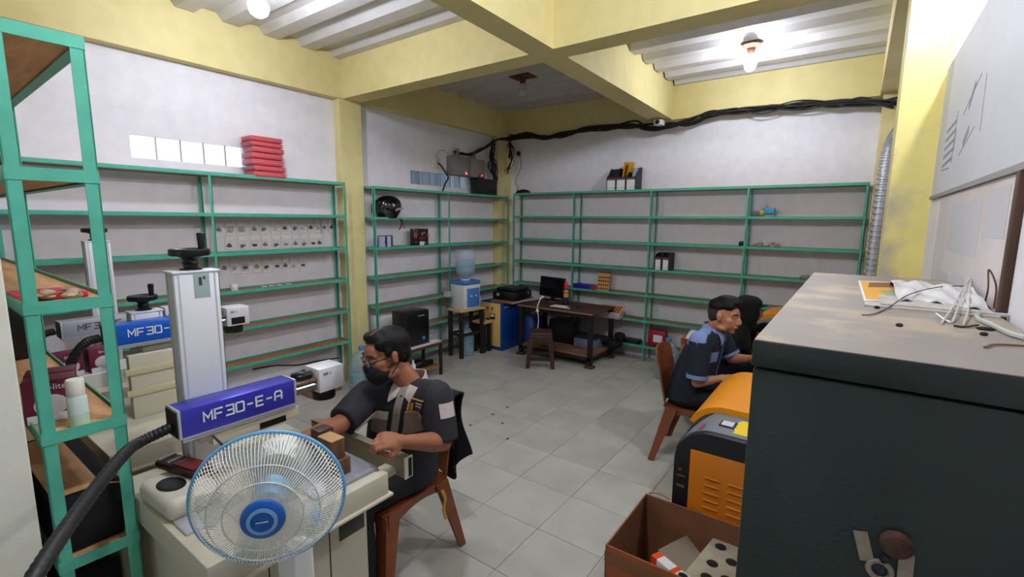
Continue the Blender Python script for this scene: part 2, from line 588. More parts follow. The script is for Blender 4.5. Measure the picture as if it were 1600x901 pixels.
# ---------------------------------------------------------------- shelving racks of green angle iron
def angle_post(b, u, v, z0, z1, su, sv, w=.034, t=.004, wu=None):
    wu = wu or w
    """L-section upright with its corner at (u, v) opening towards su, sv"""
    b.box(min(u, u + su * wu), max(u, u + su * wu), min(v, v + sv * t), max(v, v + sv * t), z0, z1)
    b.box(min(u, u + su * t), max(u, u + su * t), min(v, v + sv * w), max(v, v + sv * w), z0, z1)
def rack(label, loc, rz, us, levels, depth, top_board=True, m_board=None, w=.023, wu=None, rh=.028):
    """local x runs along the rack, front edge at y = 0, back at y = depth"""
    t = thing('shelf_rack', label, 'shelf rack', loc, rz)
    zt = max(levels)
    n = len(us)
    for k, u in enumerate(us):
        for v, sv in ((0, 1), (depth, -1)):
            b = MB()
            su = 1 if k == 0 else -1
            angle_post(b, u, v, 0, zt, su, sv, w, wu=wu)
            b.build('upright', m_green, t, smooth=False)
    L0, L1 = us[0], us[-1]
    for z in levels:
        for v, sv in ((-.0015, 1), (depth + .0015, -1)):
            b = MB()
            b.box(L0, L1, min(v, v + sv * .004), max(v, v + sv * .004), z - rh, z)
            b.box(L0, L1, min(v, v + sv * .03), max(v, v + sv * .03), z - rh - .002, z - rh + .002)
            b.build('rail', m_green, t, smooth=False)
        for u, su in ((L0, 1), (L1, -1)):
            b = MB()
            b.box(min(u - su * .0015, u + su * .003), max(u - su * .0015, u + su * .003), 0, depth, z - rh, z)
            b.build('end_bar', m_green, t, smooth=False)
        for a, c in zip(us, us[1:]):
            b = MB(); b.box(a + .006, c - .006 if c < L1 else c - .006, .006, depth - .006, z - .03, z - .012 if z != zt or not top_board else z - .012)
            b.build('shelf_board', m_board or m_ply, t, smooth=False)
    return t
RACK_Z1 = [2.112 - .322 * k for k in range(6)]
RACK_Z2 = [2.10 - .325 * k for k in range(7)]
RACK_Z3 = [2.1396 - .3222 * k for k in range(7)]
XF1 = -4.186
rack('green shelf rack on the left wall behind the laser machines, red parcels on top', (XF1, .50, 0), PI / 2, [0, 1.208, 2.43], RACK_Z1, .2)
rack('green shelf rack in the far left corner holding the black helmet, between column and corner', (XF1, 3.27, 0), PI / 2, [0, 1.17, 2.42], RACK_Z2, .19)
rack('long green shelf rack along the back wall, mostly empty, behind the desk and yellow machines', (-4.10, 5.667, 0), 0, [0.016, 1.02, 2.069, 3.134, 4.158], RACK_Z3, .21)
NRZ = [2.262, 1.885, 1.512, 1.125, .715, .33]
rack('tall green shelf rack standing against the cream wall end, topmost board near the beam', (-1.85, .447, 0), PI - math.radians(1.2), [0, 1.2, 2.30], NRZ, .197, m_board=m_ply2, w=.033, wu=.010, rh=.036)
# ================================================================ things on and around the racks
def box_thing(name, label, cat, m, x0, x1, y0, y1, z0, z1, bev=.003, group=None):
    b = MB(); b.box(x0, x1, y0, y1, z0, z1, bev=bev)
    return tag(b.build(name, m), label, cat, group)

# ---- glossy red parcels in clear plastic on the left rack's top shelf
m_red = mat('red_satin', (192, 18, 40), 0.35, noise=0.12, nscale=20)
m_redf = mat('red_edge', (214, 96, 104), 0.4)
m_film = mat('clear_plastic_film', (245, 232, 236), 0.18, trans=0.0, alpha=0.09, spec=0.9, bump=0.6, bscale=45)
zt1 = RACK_Z1[0]
ordw = ['lowest', 'second from the bottom', 'third from the bottom', 'fourth from the bottom', 'fifth from the bottom', 'sixth from the bottom', 'topmost']
z = zt1 - .012
for k in range(7):
    h = [.052, .048, .055, .052, .05, .042, .046][k]
    dx, dy = RND.uniform(-.006, .006), RND.uniform(-.012, .012)
    t = thing('red_packet', 'red plastic-wrapped packet, %s of the stack by the glass blocks' % ordw[k], 'packet', (-4.27 + dx, 2.20 + dy - .02, z), 0, 'red packets stacked on the left rack')
    b = MB(); b.box(-.09, .09, -.135, .135, .002, h - .003, bev=.008); b.build('packet_body', m_red, t)
    b = MB(); b.box(-.092, .092, -.137, .137, h * .42, h * .5, bev=.002); b.build('seam', m_redf, t)
    f = MB()
    def film(u, v, h=h):
        a = -.15 + .30 * v
        return Vector((-.1 + .2 * u, a, h * (.5 + .35 * math.sin(9 * u + 3 * k) * math.sin(11 * v + k)) + .004))
    f.box(-.097, .097, -.165 if k < 5 else -.15, .15, .001, h - .001, bev=.012)
    f.build('clear_wrap', m_film, t)
    z += h

# ---- product cards hung above the shelves of the left rack
m_cardw = mat('white_card', (238, 236, 228), 0.5)
m_blister = mat('clear_blister', (235, 235, 235), 0.12, alpha=0.10, spec=0.6)
PAL = {'black': (26, 26, 30), 'blue': (62, 82, 128), 'brown': (120, 92, 58), 'pink': (206, 176, 170), 'grey': (110, 112, 120), 'gold': (156, 120, 62), 'pale blue': (150, 165, 190), 'dark blue': (44, 52, 88)}
ORD = ['first', 'second', 'third', 'fourth', 'fifth', 'sixth', 'seventh', 'eighth', 'ninth', 'tenth', 'eleventh', 'twelfth', 'thirteenth']
rows = [('top', 170, 132, [(140, 'grey'), (265, 'pink'), (380, 'pale blue'), (510, 'brown'), (610, 'grey'), (730, 'pink'), (830, 'dark blue'), (935, 'blue'), (1015, 'pink'), (1100, 'black'), (1180, 'pale blue'), (1240, 'grey'), (1315, 'black')]),
        ('middle', 318, 125, [(250, 'black'), (390, 'grey'), (515, 'black'), (625, 'gold'), (740, 'blue'), (840, 'pale blue'), (940, 'grey'), (1030, 'grey'), (1125, 'black'), (1190, 'dark blue')]),
        ('lower', 560, 150, [(200, 'grey'), (310, 'pale blue'), (420, 'black'), (540, 'gold'), (640, 'black'), (750, 'black'), (835, 'dark blue'), (925, 'pink'), (1020, 'black')])]
for rn, yc, hh, lst in rows:
    for k, (xc, coln) in enumerate(lst):
        sl = {'top': -12, 'middle': -16, 'lower': -22}[rn] * (xc - 700) / 1000 * 2.0
        c = on_x(320 + xc / 6.667, 330 + (yc + sl) / 6.667, XW + .004)
        tp = on_x(320 + xc / 6.667, 330 + (yc + sl - hh / 2) / 6.667, XW + .004)
        h = 2 * (tp.z - c.z); w = .070 + .010 * ((k * 7) % 3 - 1)
        t = thing('product_card', 'card with %s emblem, %s from left in the %s row above the shelves' % (coln, ORD[k], rn), 'card', (XW + .0045, c.y, c.z), 0, 'small product cards hung above the left rack')
        b = MB(); b.box(0, .003, -w / 2, w / 2, -h / 2, h / 2, bev=.001, seg=1); b.build('backing_card', m_cardw, t, smooth=False)
        me = mat('emblem_' + coln.replace(' ', '_'), PAL[coln], 0.5)
        b = MB(); dz = -.08 * h if rn != 'middle' else -.22 * h
        b.ellipsoid((.006, 0, dz), (.005, .024, .013), 10, 6)
        if k % 3 == 0:
            b.ellipsoid((.006, 0, dz + .012), (.004, .012, .012), 8, 6)
        elif k % 3 == 1:
            b.box(.003, .008, -.02, .004, dz - .02, dz - .012)
        b.build('emblem', me, t)
        b = MB(); b.box(.003, .012, -w * .42, w * .42, -h * .34, h * .2, bev=.003); b.build('blister', m_blister, t)
b = MB(); b.lathe([(0, 0), (.028, 0), (.03, .004), (.03, .056), (.028, .06), (.012, .06), (.012, .02), (0, .02)], n=20)
c = on_x(366, 450, -4.27)
tag(b.build('tissue_roll', m_white, loc=(-4.27, c.y, RACK_Z1[3] - .012)), 'small white roll standing on the left rack under the product cards', 'roll')
# little grey parts left on the shelf next to the roll
for k, (px, py) in enumerate([(412, 447), (424, 446), (436, 444), (450, 442)]):
    c = on_x(px, py, -4.30)
    b = MB(); b.box(-.02, .02, -.026, .026, 0, .012, bev=.003)
    tag(b.build('loose_part', mat('grey_part', (188, 184, 178), .6), loc=(-4.30, c.y, RACK_Z1[3] - .012)), 'flat pale part right of the small white roll, %s of four' % ORD[k], 'small part', 'flat pale parts beside the roll')

# ---- motorcycle helmet on the corner rack
m_gloss = mat('gloss_black', (12, 12, 14), 0.12, coat=0.6)
m_visor = mat('dark_visor', (26, 28, 34), 0.05, spec=0.8)
m_decal = mat('silver_decal', (150, 150, 152), 0.4)
zh = RACK_Z2[1] - .012
t = thing('motorcycle_helmet', 'glossy black open-face helmet with hanging chin strap on the corner rack', 'helmet', (-4.27, 3.53, zh))
b = MB()
prof = [(.0, .25), (.05, .246), (.09, .228), (.122, .195), (.135, .15), (.134, .10), (.124, .05), (.112, .015), (.10, 0), (.07, .0), (.06, .03), (0, .06)]
b.lathe(prof, (0, 0, 0), 28)
for v in b.bm.verts:
    v.co.y *= 1.18
    if v.co.z < .09 and v.co.y > .05:
        v.co.y -= (.09 - v.co.z) * .5
b.build('shell', m_gloss, t)
b = MB()
def vis(u, v):
    a = -1.25 + 2.5 * u; zz = .055 + .135 * v
    r = .146 - .05 * max(0, (zz - .12) / .1) ** 2
    return Vector((r * math.cos(a) * .98 + .004, -r * math.sin(a) * 1.0 - .035, zz))
b.grid(lambda u, v: Matrix.Rotation(-.9, 3, 'Z') @ vis(u, v), 16, 6, .003)
b.build('visor', m_visor, t)
b = MB(); b.ribbon([(-.055, 0), (-.02, .018), (.05, .022)], .022, (.138, .045, .085), (0, 1, 0), (0, 0, 1), .003); b.build('decal', m_decal, t)
b = MB(); b.lathe([(0, 0), (.014, 0), (.014, .006), (0, .008)], (.128, -.03, .14), 12, Matrix.Rotation(PI / 2, 3, 'Y')); b.build('visor_pivot', m_decal, t)
b = MB(); b.tube(spline([(.07, .09, .01), (.10, .10, -.03), (.108, .085, -.09), (.106, .06, -.125)]), .008, 6, .4)
b.tube(spline([(.07, .10, .01), (.10, .115, -.03), (.108, .12, -.08), (.106, .135, -.11)]), .008, 6, .4)
b.build('chin_strap', m_blackcloth, t)

# ---- framed cups and a dark picture box on the shelf below
m_frameb = mat('blue_grey_frame', (70, 76, 104), 0.5)
m_shot = mat('pale_blue_print', (190, 196, 214), 0.5)
zc = RACK_Z2[2] - .012
t = thing('photo_plaque', 'small pale blue framed plaque below the helmet on the corner rack', 'plaque', (-4.29, 3.50, zc))
b = MB(); b.box(-.012, .0, -.105, .105, 0, .135, bev=.004); b.build('frame', m_frameb, t)
b = MB(); b.box(.0, .004, -.095, -.012, .0, .124); b.box(0, .004, .022, .07, .0, .124); b.build('pale_print', m_shot, t)
b = MB(); b.box(.0, .0045, -.012, .010, .06, .12); b.ellipsoid((.004, .0, .06), (.003, .018, .025), 10, 6); b.build('dark_figure', mat('navy_print', (36, 38, 66), .5), t)
t = thing('picture_box', 'square dark picture with orange and grey patches standing on the corner rack', 'picture', (-4.30, 4.03, zc))
b = MB(); b.box(-.02, 0, -.14, .14, 0, .205, bev=.002); b.build('picture_panel', mat('maroon_print', (40, 22, 26), .4), t)
cols = [mat('patch_orange', (150, 80, 54), .5), mat('patch_grey', (150, 140, 140), .5), mat('patch_dark', (22, 18, 22), .5), mat('patch_rose', (150, 70, 70), .5)]
pb = [MB() for _ in cols]
for k in range(24):
    y, zz = RND.uniform(-.125, .115), RND.uniform(.01, .185)
    pb[k % 4].box(0, .0012 + .0003 * (k % 4), y, y + RND.uniform(.012, .04), zz, zz + RND.uniform(.01, .03))
pb[0].ellipsoid((.0, -.07, .13), (.002, .035, .04), 10, 6)
for q, mm, nn in zip(pb, cols, ('orange_patches', 'grey_patches', 'dark_patches', 'rose_patches')):
    q.build(nn, mm, t, smooth=False)
b = MB(); b.box(.0, .004, -.005, .065, .0, .05); b.build('white_note', m_paper, t)

# ---- electric boxes, adapter strips and cabling high on the left wall
m_greybox = mat('grey_enclosure', (134, 130, 124), 0.5)
m_led = mat('red_led', (255, 60, 60), .4, emit=(255, 50, 50), estr=14)
for k, (ya, yb_, lab) in enumerate([(4.62, 4.94, 'left'), (4.955, 5.265, 'right')]):
    t = thing('fuse_box', 'grey metal power box with red lamp above glass blocks, %s of two' % lab, 'power box', (XW, (ya + yb_) / 2, 2.33), 0, 'two grey power boxes')
    hw = (yb_ - ya) / 2
    b = MB(); b.box(0, .12, -hw, hw, 0, .245, bev=.006); b.build('enclosure', m_greybox, t)
    b = MB(); b.box(.12, .126, -hw + .012, hw - .012, .012, .233, bev=.003); b.build('lid', m_greybox, t)
    b = MB(); b.ellipsoid((.128, hw * .55, .035), (.007, .011, .011), 10, 6); b.build('indicator_lamp', m_led, t)
    b = MB(); b.lathe([(.035, 0), (.035, .05), (.028, .06), (.028, .10)], (.06, -.02, .245), 14); b.build('cable_gland', mat('grey_gland', (120, 116, 112), .6), t)
t = thing('wall_box', 'black box with cable loop on top, standing on the corner rack', 'box', (-4.27, 5.22, RACK_Z2[0] - .012))
b = MB(); b.box(-.085, .085, -.185, .185, 0, .215, bev=.006); b.build('case', m_black, t)
b = MB(); b.box(-.092, .092, -.192, .192, .2, .222, bev=.004); b.build('lid', m_black, t)
b = MB(); b.tube(spline([(0, -.12, .22), (0, -.1, .27), (0, -.06, .29), (0, -.02, .26), (0, 0, .22)]), .005, 6); b.build('cable_loop', m_black, t)

m_cable = mat('black_cable', (20, 19, 18), 0.6)
def bundle(name, pts, label, n, spread, r, cat='cable', seed=1):
    rr = random.Random(seed)
    t = thing(name, label, cat, pts[0])
    o = Vector(pts[0])
    for k in range(n):
        off = [Vector((rr.gauss(0, spread), rr.gauss(0, spread), rr.gauss(0, spread))) for _ in pts]
        P = [Vector(p) - o + q for p, q in zip(pts, off)]
        b = MB(); b.tube(spline(P, 6), r * rr.uniform(.7, 1.25), 6)
        b.build('cable', m_cable, t)
    return t
def wp(u, v, y=5.765):
    return on_y(u, v, y)
main = [on_y(795, 218, 5.72), wp(820, 213), wp(850, 215), wp(880, 210), wp(915, 202), wp(950, 198), wp(985, 195), wp(1015, 199), wp(1045, 196), wp(1075, 191), wp(1110, 179), wp(1150, 174), wp(1200, 170), wp(1250, 165), wp(1300, 162), wp(1350, 160), on_y(1398, 160, 5.70)]
bundle('cable_bundle', main, 'thick bundle of black cables running along the top of the back wall', 14, .021, .009, seed=4)
main2 = [on_x(795, 216, -4.26), on_x(775, 219, -4.26), on_x(762, 228, -4.30), on_x(748, 236, -4.33), on_x(735, 241, -4.34), on_x(722, 240, -4.34), on_x(712, 238, -4.34)]
bundle('cable_bundle', main2, 'black cable bundle dropping from the corner to the two grey power boxes', 7, .011, .008, seed=9)
drop = [on_x(771, 222, -4.29), on_x(769, 245, -4.29), on_x(771, 262, -4.29), on_x(775, 280, -4.28)]
bundle('cable_bundle', drop, 'black cables hanging down the corner column to the black box', 14, .026, .009, seed=12)
coil = [on_y(797, 222, 5.7), on_y(800, 230, 5.7), on_y(797, 245, 5.7), on_y(800, 235, 5.72), on_y(796, 226, 5.7), on_y(799, 250, 5.7), on_y(793, 270, 5.7)]
bundle('cable_tangle', coil, 'dusty tangle of black cable ends hanging in the room corner', 5, .025, .006, seed=15)
# switch strip with hanging plug
t = thing('power_strip', 'narrow cream socket strip on the wall left of the grey power boxes', 'socket', (XW, 4.43, 2.40))
b = MB(); b.box(0, .03, -.025, .025, 0, .14, bev=.004); b.build('strip', mat('cream_plastic', (206, 186, 150), .5), t)
b = MB(); b.tube(spline([(.03, 0, .05), (.06, .05, .03), (.07, .10, -.06), (.07, .14, -.12), (.06, .09, -.2), (.075, .03, -.3)]), [.016, .016] + [.008] * 20 + [.010] * 19, 7) if False else b.tube(spline([(.03, 0, .06), (.05, .03, .04), (.07, .10, -.05), (.07, .15, -.11), (.06, .10, -.19), (.075, .04, -.285)]), .010, 7); b.build('hanging_cord', m_cable, t)
b = MB(); b.tube(spline([(.02, 0, .14), (.02, .02, .2), (.02, .12, .235), (.03, .2, .2), (.05, .22, .18)]), .003, 5); b.build('thin_wire', mat('grey_wire', (120, 118, 116), .6), t)

# ---- camera on the wall cables, adapter and router on the back rack
t = thing('security_camera', 'small white security camera under the ceiling beam above the back rack', 'camera', tuple(on_y(1030, 192, 5.70)))
b = MB(); b.box(-.05, .05, -.06, .06, -.03, .035, bev=.012); b.build('body', m_white, t)
b = MB(); b.cyl((0, -.058, 0), (0, -.075, 0), .024, n=14); b.build('lens', m_black, t)
b = MB(); b.cyl((0, .05, .02), (0, .09, .06), .014, n=10); b.build('bracket', m_white, t)
pa = on_y(811, 240, YB - .01)
t = thing('wall_adapter', 'small black plug adapter on the back wall with a thin cord to the router', 'adapter', tuple(pa))
b = MB(); b.box(-.025, .025, -.03, .012, -.03, .03, bev=.006); b.build('adapter_body', m_black, t)
b = MB(); b.tube(spline([(.02, -.02, -.02), (.06, -.03, -.14), (.06, -.04, -.22), (-.01, -.05, -.34), (.0, -.08, -.44), (.11, -.14, -.505)]), .004, 5); b.build('cord', m_cable, t)
t = thing('router', 'low black rounded router at the left end of the back rack top', 'router', (-3.98, 5.76, RACK_Z3[0] - .012))
b = MB(); b.ellipsoid((0, 0, .02), (.125, .07, .052), 22, 10); b.box(-.11, .11, -.05, .05, .0, .01)
for v in b.bm.verts:
    v.co.z = max(v.co.z, 0)
b.build('router_body', m_black, t)
b = MB(); b.cyl((-.12, .03, .02), (-.125, .03, .10), .006, n=8); b.build('antenna', m_black, t)

# ---- magazine files with a yellow envelope
m_file = mat('charcoal_board', (48, 48, 56), 0.6)
def mag_file(x, y, z, w, label, grp, d=.2, h=.29):
    t = thing('magazine_file', label, 'file box', (x, y, z), 0, grp)
    prof = [(0, 0), (0, .17), (.05, .2), (d * .62, h), (d, h), (d, 0)]       # y, z outline of a side
    for s in (0, w - .004):
        b = MB(); b.prism(prof, s, s + .004, 'x'); b.build('side_board', m_file, t, smooth=False)
    b = MB(); b.box(.004, w - .004, 0, .004, 0, .17); b.build('front_board', m_file, t, smooth=False)
    b = MB(); b.box(.004, w - .004, d - .004, d, 0, h); b.build('back_board', m_file, t, smooth=False)
    b = MB(); b.box(.004, w - .004, .004, d - .004, 0, .004); b.build('base_board', m_file, t, smooth=False)
    b = MB(); b.box(.012, w - .012, -.002, 0, .014, .135); b.build('white_label', m_paper, t, smooth=False)
    b = MB(); b.box(.012, w - .012, -.003, -.002, .038, .042); b.box(.012, w - .012, -.003, -.002, .144, .15); b.build('red_line', mat('label_red', (186, 92, 92), .6), t, smooth=False)
    return t
zf = RACK_Z3[0] - .012
for k, (x, lab) in enumerate([(-2.637, 'left one of three, empty'), (-2.507, 'middle one of three, holding yellow envelopes'), (-2.377, 'right one of three, holding grey papers')]):
    mag_file(x, 5.68, zf, .128, 'charcoal magazine file on the back rack top, ' + lab, 'charcoal magazine files')
m_env = mat('yellow_envelope', (214, 162, 30), 0.6)
for k in range(2):
    b = MB()
    M = Matrix.Translation((-2.47 + .035 * k, 5.77, zf + .01)) @ Matrix.Rotation(.12 + .1 * k, 4, 'Y') @ Matrix.Rotation(-.1, 4, 'X')
    b.grid(lambda u, v: M @ Vector((.012 * math.sin(3 * v), -.07 + .15 * u, .375 * v - .03 * (1 - u) * v)), 6, 8, .006)
    tag(b.build('envelope', m_env), 'yellow envelope %s in the middle magazine file' % ('leaning at the back' if k == 0 else 'curling out on the right'), 'envelope', 'yellow envelopes')
b = MB()
M = Matrix.Translation((-2.33, 5.78, zf + .01)) @ Matrix.Rotation(.22, 4, 'Y')
b.box(-.01, .008, -.085, .08, 0, .27, M=M)
tag(b.build('paper_folder', mat('grey_folder', (172, 176, 182), .7)), 'grey paper folder leaning in the right magazine file', 'folder')
t = mag_file(-1.965, 5.68, RACK_Z3[3] - .012, .085, 'grey file box on a middle back shelf, first of a pair', 'two file boxes on the middle shelf', h=.215)
t = mag_file(-1.875, 5.685, RACK_Z3[3] - .012, .085, 'grey file box on a middle back shelf, second of a pair', 'two file boxes on the middle shelf', h=.215)

# ---- blue box, emblem boards, on the shelf right of the monitor
zs = RACK_Z3[4] - .012
m_blue = mat('royal_blue', (28, 34, 140), 0.5)
t = thing('storage_tray', 'flat royal blue box with brown end on the shelf right of the spray can', 'box', (-2.92, 5.75, zs), -.1)
b = MB(); b.box(-.17, .11, -.07, .07, 0, .065, bev=.003); b.build('blue_case', m_blue, t)
b = MB(); b.box(.11, .18, -.07, .07, 0, .06, bev=.002); b.build('brown_end', mat('reddish_board', (132, 70, 48), .6), t)
m_tan = mat('orange_board', (214, 150, 84), 0.55)
m_emb = mat('dark_emblem', (60, 40, 34), 0.5)
t = thing('emblem_board', 'orange display board with rows of small dark emblems leaning on the back rack', 'display board', (-2.655, 5.72, zs), 0)
M = Matrix.Rotation(-.2, 4, 'X')
b = MB(); b.box(-.085, .085, 0, .006, 0, .25, M=M); b.box(-.08, .085, -.001, 0, .225, .25, M=M); b.build('board', m_tan, t)
b = MB()
for r in range(4):
    for c in range(5):
        M2 = M @ Matrix.Translation((-.066 + c * .033, -.003, .03 + r * .05))
        b.ellipsoid((0, 0, 0), (.011, .004, .012), 8, 5, M2.to_3x3()) if False else b.box(-.010, .010, -.004, .003, -.012, .012, bev=.004, seg=1, M=M2)
o = b.build('emblem_rows', m_emb, t); o['kind'] = 'stuff'
b = MB(); b.box(-.085, .085, -.002, 0, .238, .252, M=M); b.build('dark_header', m_emb, t)
t = thing('emblem_tray', 'clear tray with an orange board of dark emblems on the low shelf behind the desk', 'tray', (-2.49, 5.60, .60), 0)
b = MB(); b.box(-.155, .155, -.05, .1, -.08, -.0, bev=.004); b.build('tray_base', mat('cloudy_plastic', (205, 190, 184), .3, alpha=.75), t)
M = Matrix.Rotation(.5, 4, 'X')
b = MB(); b.box(-.155, .155, -.03, .13, .0, .006, M=M); b.build('orange_board', m_tan, t)
b = MB()
for r in range(3):
    for c in range(7):
        b.box(-.135 + c * .04, -.112 + c * .04, -.012 + r * .045, .012 + r * .045, .006, .012, M=M)
o = b.build('emblem_rows', m_emb, t, smooth=False); o['kind'] = 'stuff'

# ---- odds and ends on the right half of the back rack
zp = RACK_Z3[1] - .012
t = thing('toy_parts', 'grey and light blue gadget with a yellow knob on the second back shelf', 'gadget', (-.83, 5.77, zp), 0)
b = MB(); b.box(-.12, -.03, -.05, .05, 0, .07, bev=.02); b.build('grey_case', mat('slate_plastic', (84, 92, 104), .5), t)
b = MB(); b.box(.0, .105, -.045, .045, .035, .10, bev=.012); b.build('blue_case', mat('sky_blue_plastic', (58, 148, 186), .45), t)
b = MB(); b.ellipsoid((-.015, -.04, .045), (.03, .03, .035), 14, 8); b.build('yellow_knob', mat('olive_yellow', (180, 170, 70), .5), t)
b = MB(); b.tube(spline([(-.03, 0, .07), (0, 0, .10), (.03, 0, .105), (.02, 0, .125)]), .008, 6); b.box(-.10, .11, -.04, .04, 0, .03, bev=.01); b.build('base_and_hose', mat('dull_grey', (120, 122, 122), .6), t)
zp = RACK_Z3[2] - .012
t = thing('plastic_bag', 'clear bag of small brown parts lying on the third back shelf', 'bag', (-.78, 5.77, zp), 0)
b = MB()
for k in range(26):
    b.ellipsoid((RND.uniform(-.12, .12), RND.uniform(-.05, .05), RND.uniform(.012, .06)), (RND.uniform(.010, .022), .012, RND.uniform(.008, .016)), 8, 5)
o = b.build('brown_parts', mat('brown_parts', (150, 120, 96), .5, noise=.5, nscale=25, col2=(206, 196, 176)), t); o['kind'] = 'stuff'
b = MB(); b.ellipsoid((0, 0, .045), (.165, .075, .055), 20, 10)
for v in b.bm.verts:
    v.co += Vector((0, 0, .008 * math.sin(40 * v.co.x) * math.cos(37 * v.co.y)))
    v.co.z = max(0.001, v.co.z)
b.build('bag_film', m_film, t)
b = MB(); b.lathe([(0, 0), (.024, 0), (.03, .01), (.03, .05), (.024, .062), (0, .062)], n=14)
tag(b.build('black_spool', m_black, loc=(-1.02, 5.74, zp)), 'small black spool next to the bag on the third back shelf', 'spool')
b = MB(); b.ellipsoid((0, 0, .025), (.045, .03, .028), 10, 6); b.ellipsoid((.03, 0, .035), (.025, .02, .025), 8, 5)
tag(b.build('stone_lump', mat('grey_lump', (120, 114, 106), .9), loc=(-.40, 5.75, RACK_Z3[3] - .012)), 'small grey lump on the back shelf just above the dark cabinet corner', 'lump')

# ---- galvanised flexible duct beside the worn column
m_duct = mat('aluminium_duct', (214, 214, 218), 0.34, 0.75)
P = spline([(.235, 5.45, 2.58), (.20, 5.47, 2.53), (.165, 5.5, 2.43), (.15, 5.5, 2.2), (.14, 5.5, 1.7), (.132, 5.5, 1.2), (.13, 5.5, .75)], 40)
b = MB()
b.tube(P, [.046 + .007 * (1 if (i % 4) < 2 else -1) for i in range(len(P))], 18)
tag(b.build('flexible_duct', m_duct, smooth=False), 'ribbed silver exhaust duct hanging down the wall left of the worn yellow pilaster', 'duct')

# ---- drawn plan and pasted sheets on the right wall
m_plan = mat('board_white', (206, 208, 216), 0.55, noise=.03, nscale=5)
m_ink = mat('grey_ink', (142, 144, 154), .7)
t = thing('wall_board', 'white board with a faded grey line drawing on the right wall', 'board', (XR, 0, 0))
b = MB(); b.box(-.006, 0, .6, 2.955, 1.876, 2.44, bev=.001, seg=1); b.build('panel', m_plan, t, smooth=False)
b = MB()
def pl(pts, w):
    b.ribbon([(-p[0], p[1]) for p in pts], w, (-.006, 0, 0), (0, -1, 0), (0, 0, 1), .0007)
pl([(1.976, 2.185), (1.957, 2.02)], .006)
pl([(2.45, 2.17), (2.46, 1.98)], .009); pl([(2.43, 2.10), (2.44, 2.02)], .008)
for k in range(5):
    pl([(2.45, 2.135 - .034 * k), (2.70, 2.125 - .034 * k)], .012)
pl([(2.72, 1.975), (2.50, 1.965)], .005)
pl([(2.14, 2.20), (2.22, 2.135)], .022); pl([(2.16, 2.06), (2.24, 2.02)], .026)
pl([(2.06, 2.205), (2.32, 2.13)], .004); pl([(2.06, 2.05), (2.3, 1.99)], .004)
b.build('line_drawing', m_ink, t, smooth=False)
b = MB(); b.box(-.012, 0, .6, 2.95, 1.862, 1.877); b.build('lower_ledge', mat('grey_ledge', (150, 148, 146), .7), t, smooth=False)
t = thing('poster_sheet', 'faded pinkish sheet with pale patches pasted below the white board', 'poster', (XR, 0, 0))
b = MB(); b.box(-.004, 0, 1.43, 2.62, 1.1, 1.86); b.build('sheet', mat('faded_pink_paper', (208, 198, 194), .8, noise=.05, nscale=3, col2=(214, 208, 208)), t, smooth=False)
b = MB()
for (a, c, d, e) in [(1.5, 1.72, 1.72, 1.84), (1.78, 2.3, 1.66, 1.82), (1.5, 1.75, 1.36, 1.5), (1.9, 2.1, 1.42, 1.6), (2.2, 2.45, 1.42, 1.58)]:
    b.box(-.005, -.004, a, c, d, e)
b.build('pale_patch', mat('pale_grey_patch', (196, 196, 200), .8), t, smooth=False)
b = MB(); b.box(-.014, 0, 1.392, 1.424, 1.0, 1.862, bev=.002)
tag(b.build('wooden_strip', mat('dark_wood', (70, 46, 32), .6, noise=.3, nscale=5, stretch=(8, 8, 1)), loc=(XR, 0, 0)), 'dark brown wooden strip standing upright on the right wall', 'strip')
# ================================================================ furniture and things on the floor, back of the room
m_wood = mat('light_wood', (206, 172, 112), 0.5, noise=.08, nscale=5, stretch=(1, 7, 1))
m_deskw = mat('dark_desk_wood', (70, 46, 38), 0.38, noise=.2, nscale=4, stretch=(1, 8, 1), col2=(92, 62, 50))
m_bottle = mat('blue_tint_plastic', (176, 208, 222), 0.08, alpha=.34, spec=.8)
m_water = mat('water_in_bottle', (150, 192, 210), 0.05, alpha=.40)
m_cap = mat('blue_cap', (66, 134, 190), 0.4)

def gallon(t, r, h, upside=False, fill=.45, cap=True):
    """ribbed water bottle; local z up"""
    prof = [(0, 0), (.8 * r, 0), (r, .04 * h)]
    for k in range(4):
        z = .1 * h + k * .13 * h
        prof += [(r, z), (.94 * r, z + .02 * h), (.94 * r, z + .035 * h), (r, z + .055 * h)]
    prof += [(r, .64 * h), (.86 * r, .74 * h), (.5 * r, .86 * h), (.22 * r, .9 * h), (.2 * r, .96 * h), (0, .96 * h)]
    wf = [(0, .01), (.9 * r, .012), (.92 * r, fill * h), (0, fill * h)]
    if upside:
        prof = [(a, h - z) for a, z in prof][::-1]
        wf = [(0, .25 * h), (.8 * r, .27 * h), (.92 * r, .36 * h), (.92 * r, h * (.2 + fill)), (0, h * (.2 + fill))]
    b = MB(); b.lathe(prof, n=28); b.build('bottle_shell', m_bottle, t)
    b = MB(); b.lathe(wf, n=24); b.build('water', m_water, t)
    if cap:
        b = MB(); b.lathe([(0, .93 * h), (.24 * r, .93 * h), (.25 * r, .95 * h), (.25 * r, 1.0 * h), (.2 * r, 1.01 * h), (0, 1.01 * h)], n=18); b.build('cap', m_cap, t)
    return t
t = thing('water_bottle', 'large ribbed water bottle with blue cap on the floor before the yellow column', 'bottle', (-3.92, 2.86, 0))
gallon(t, .135, .49)
b = MB(); b.box(-.001, .001, -.02, .02, .0, .04); b.bm.free()
t = box_thing('brown_carton', 'low brown carton on the floor under the left rack beside the large water bottle', 'carton', m_card, -4.36, -4.18, 2.45, 2.78, 0, .26)

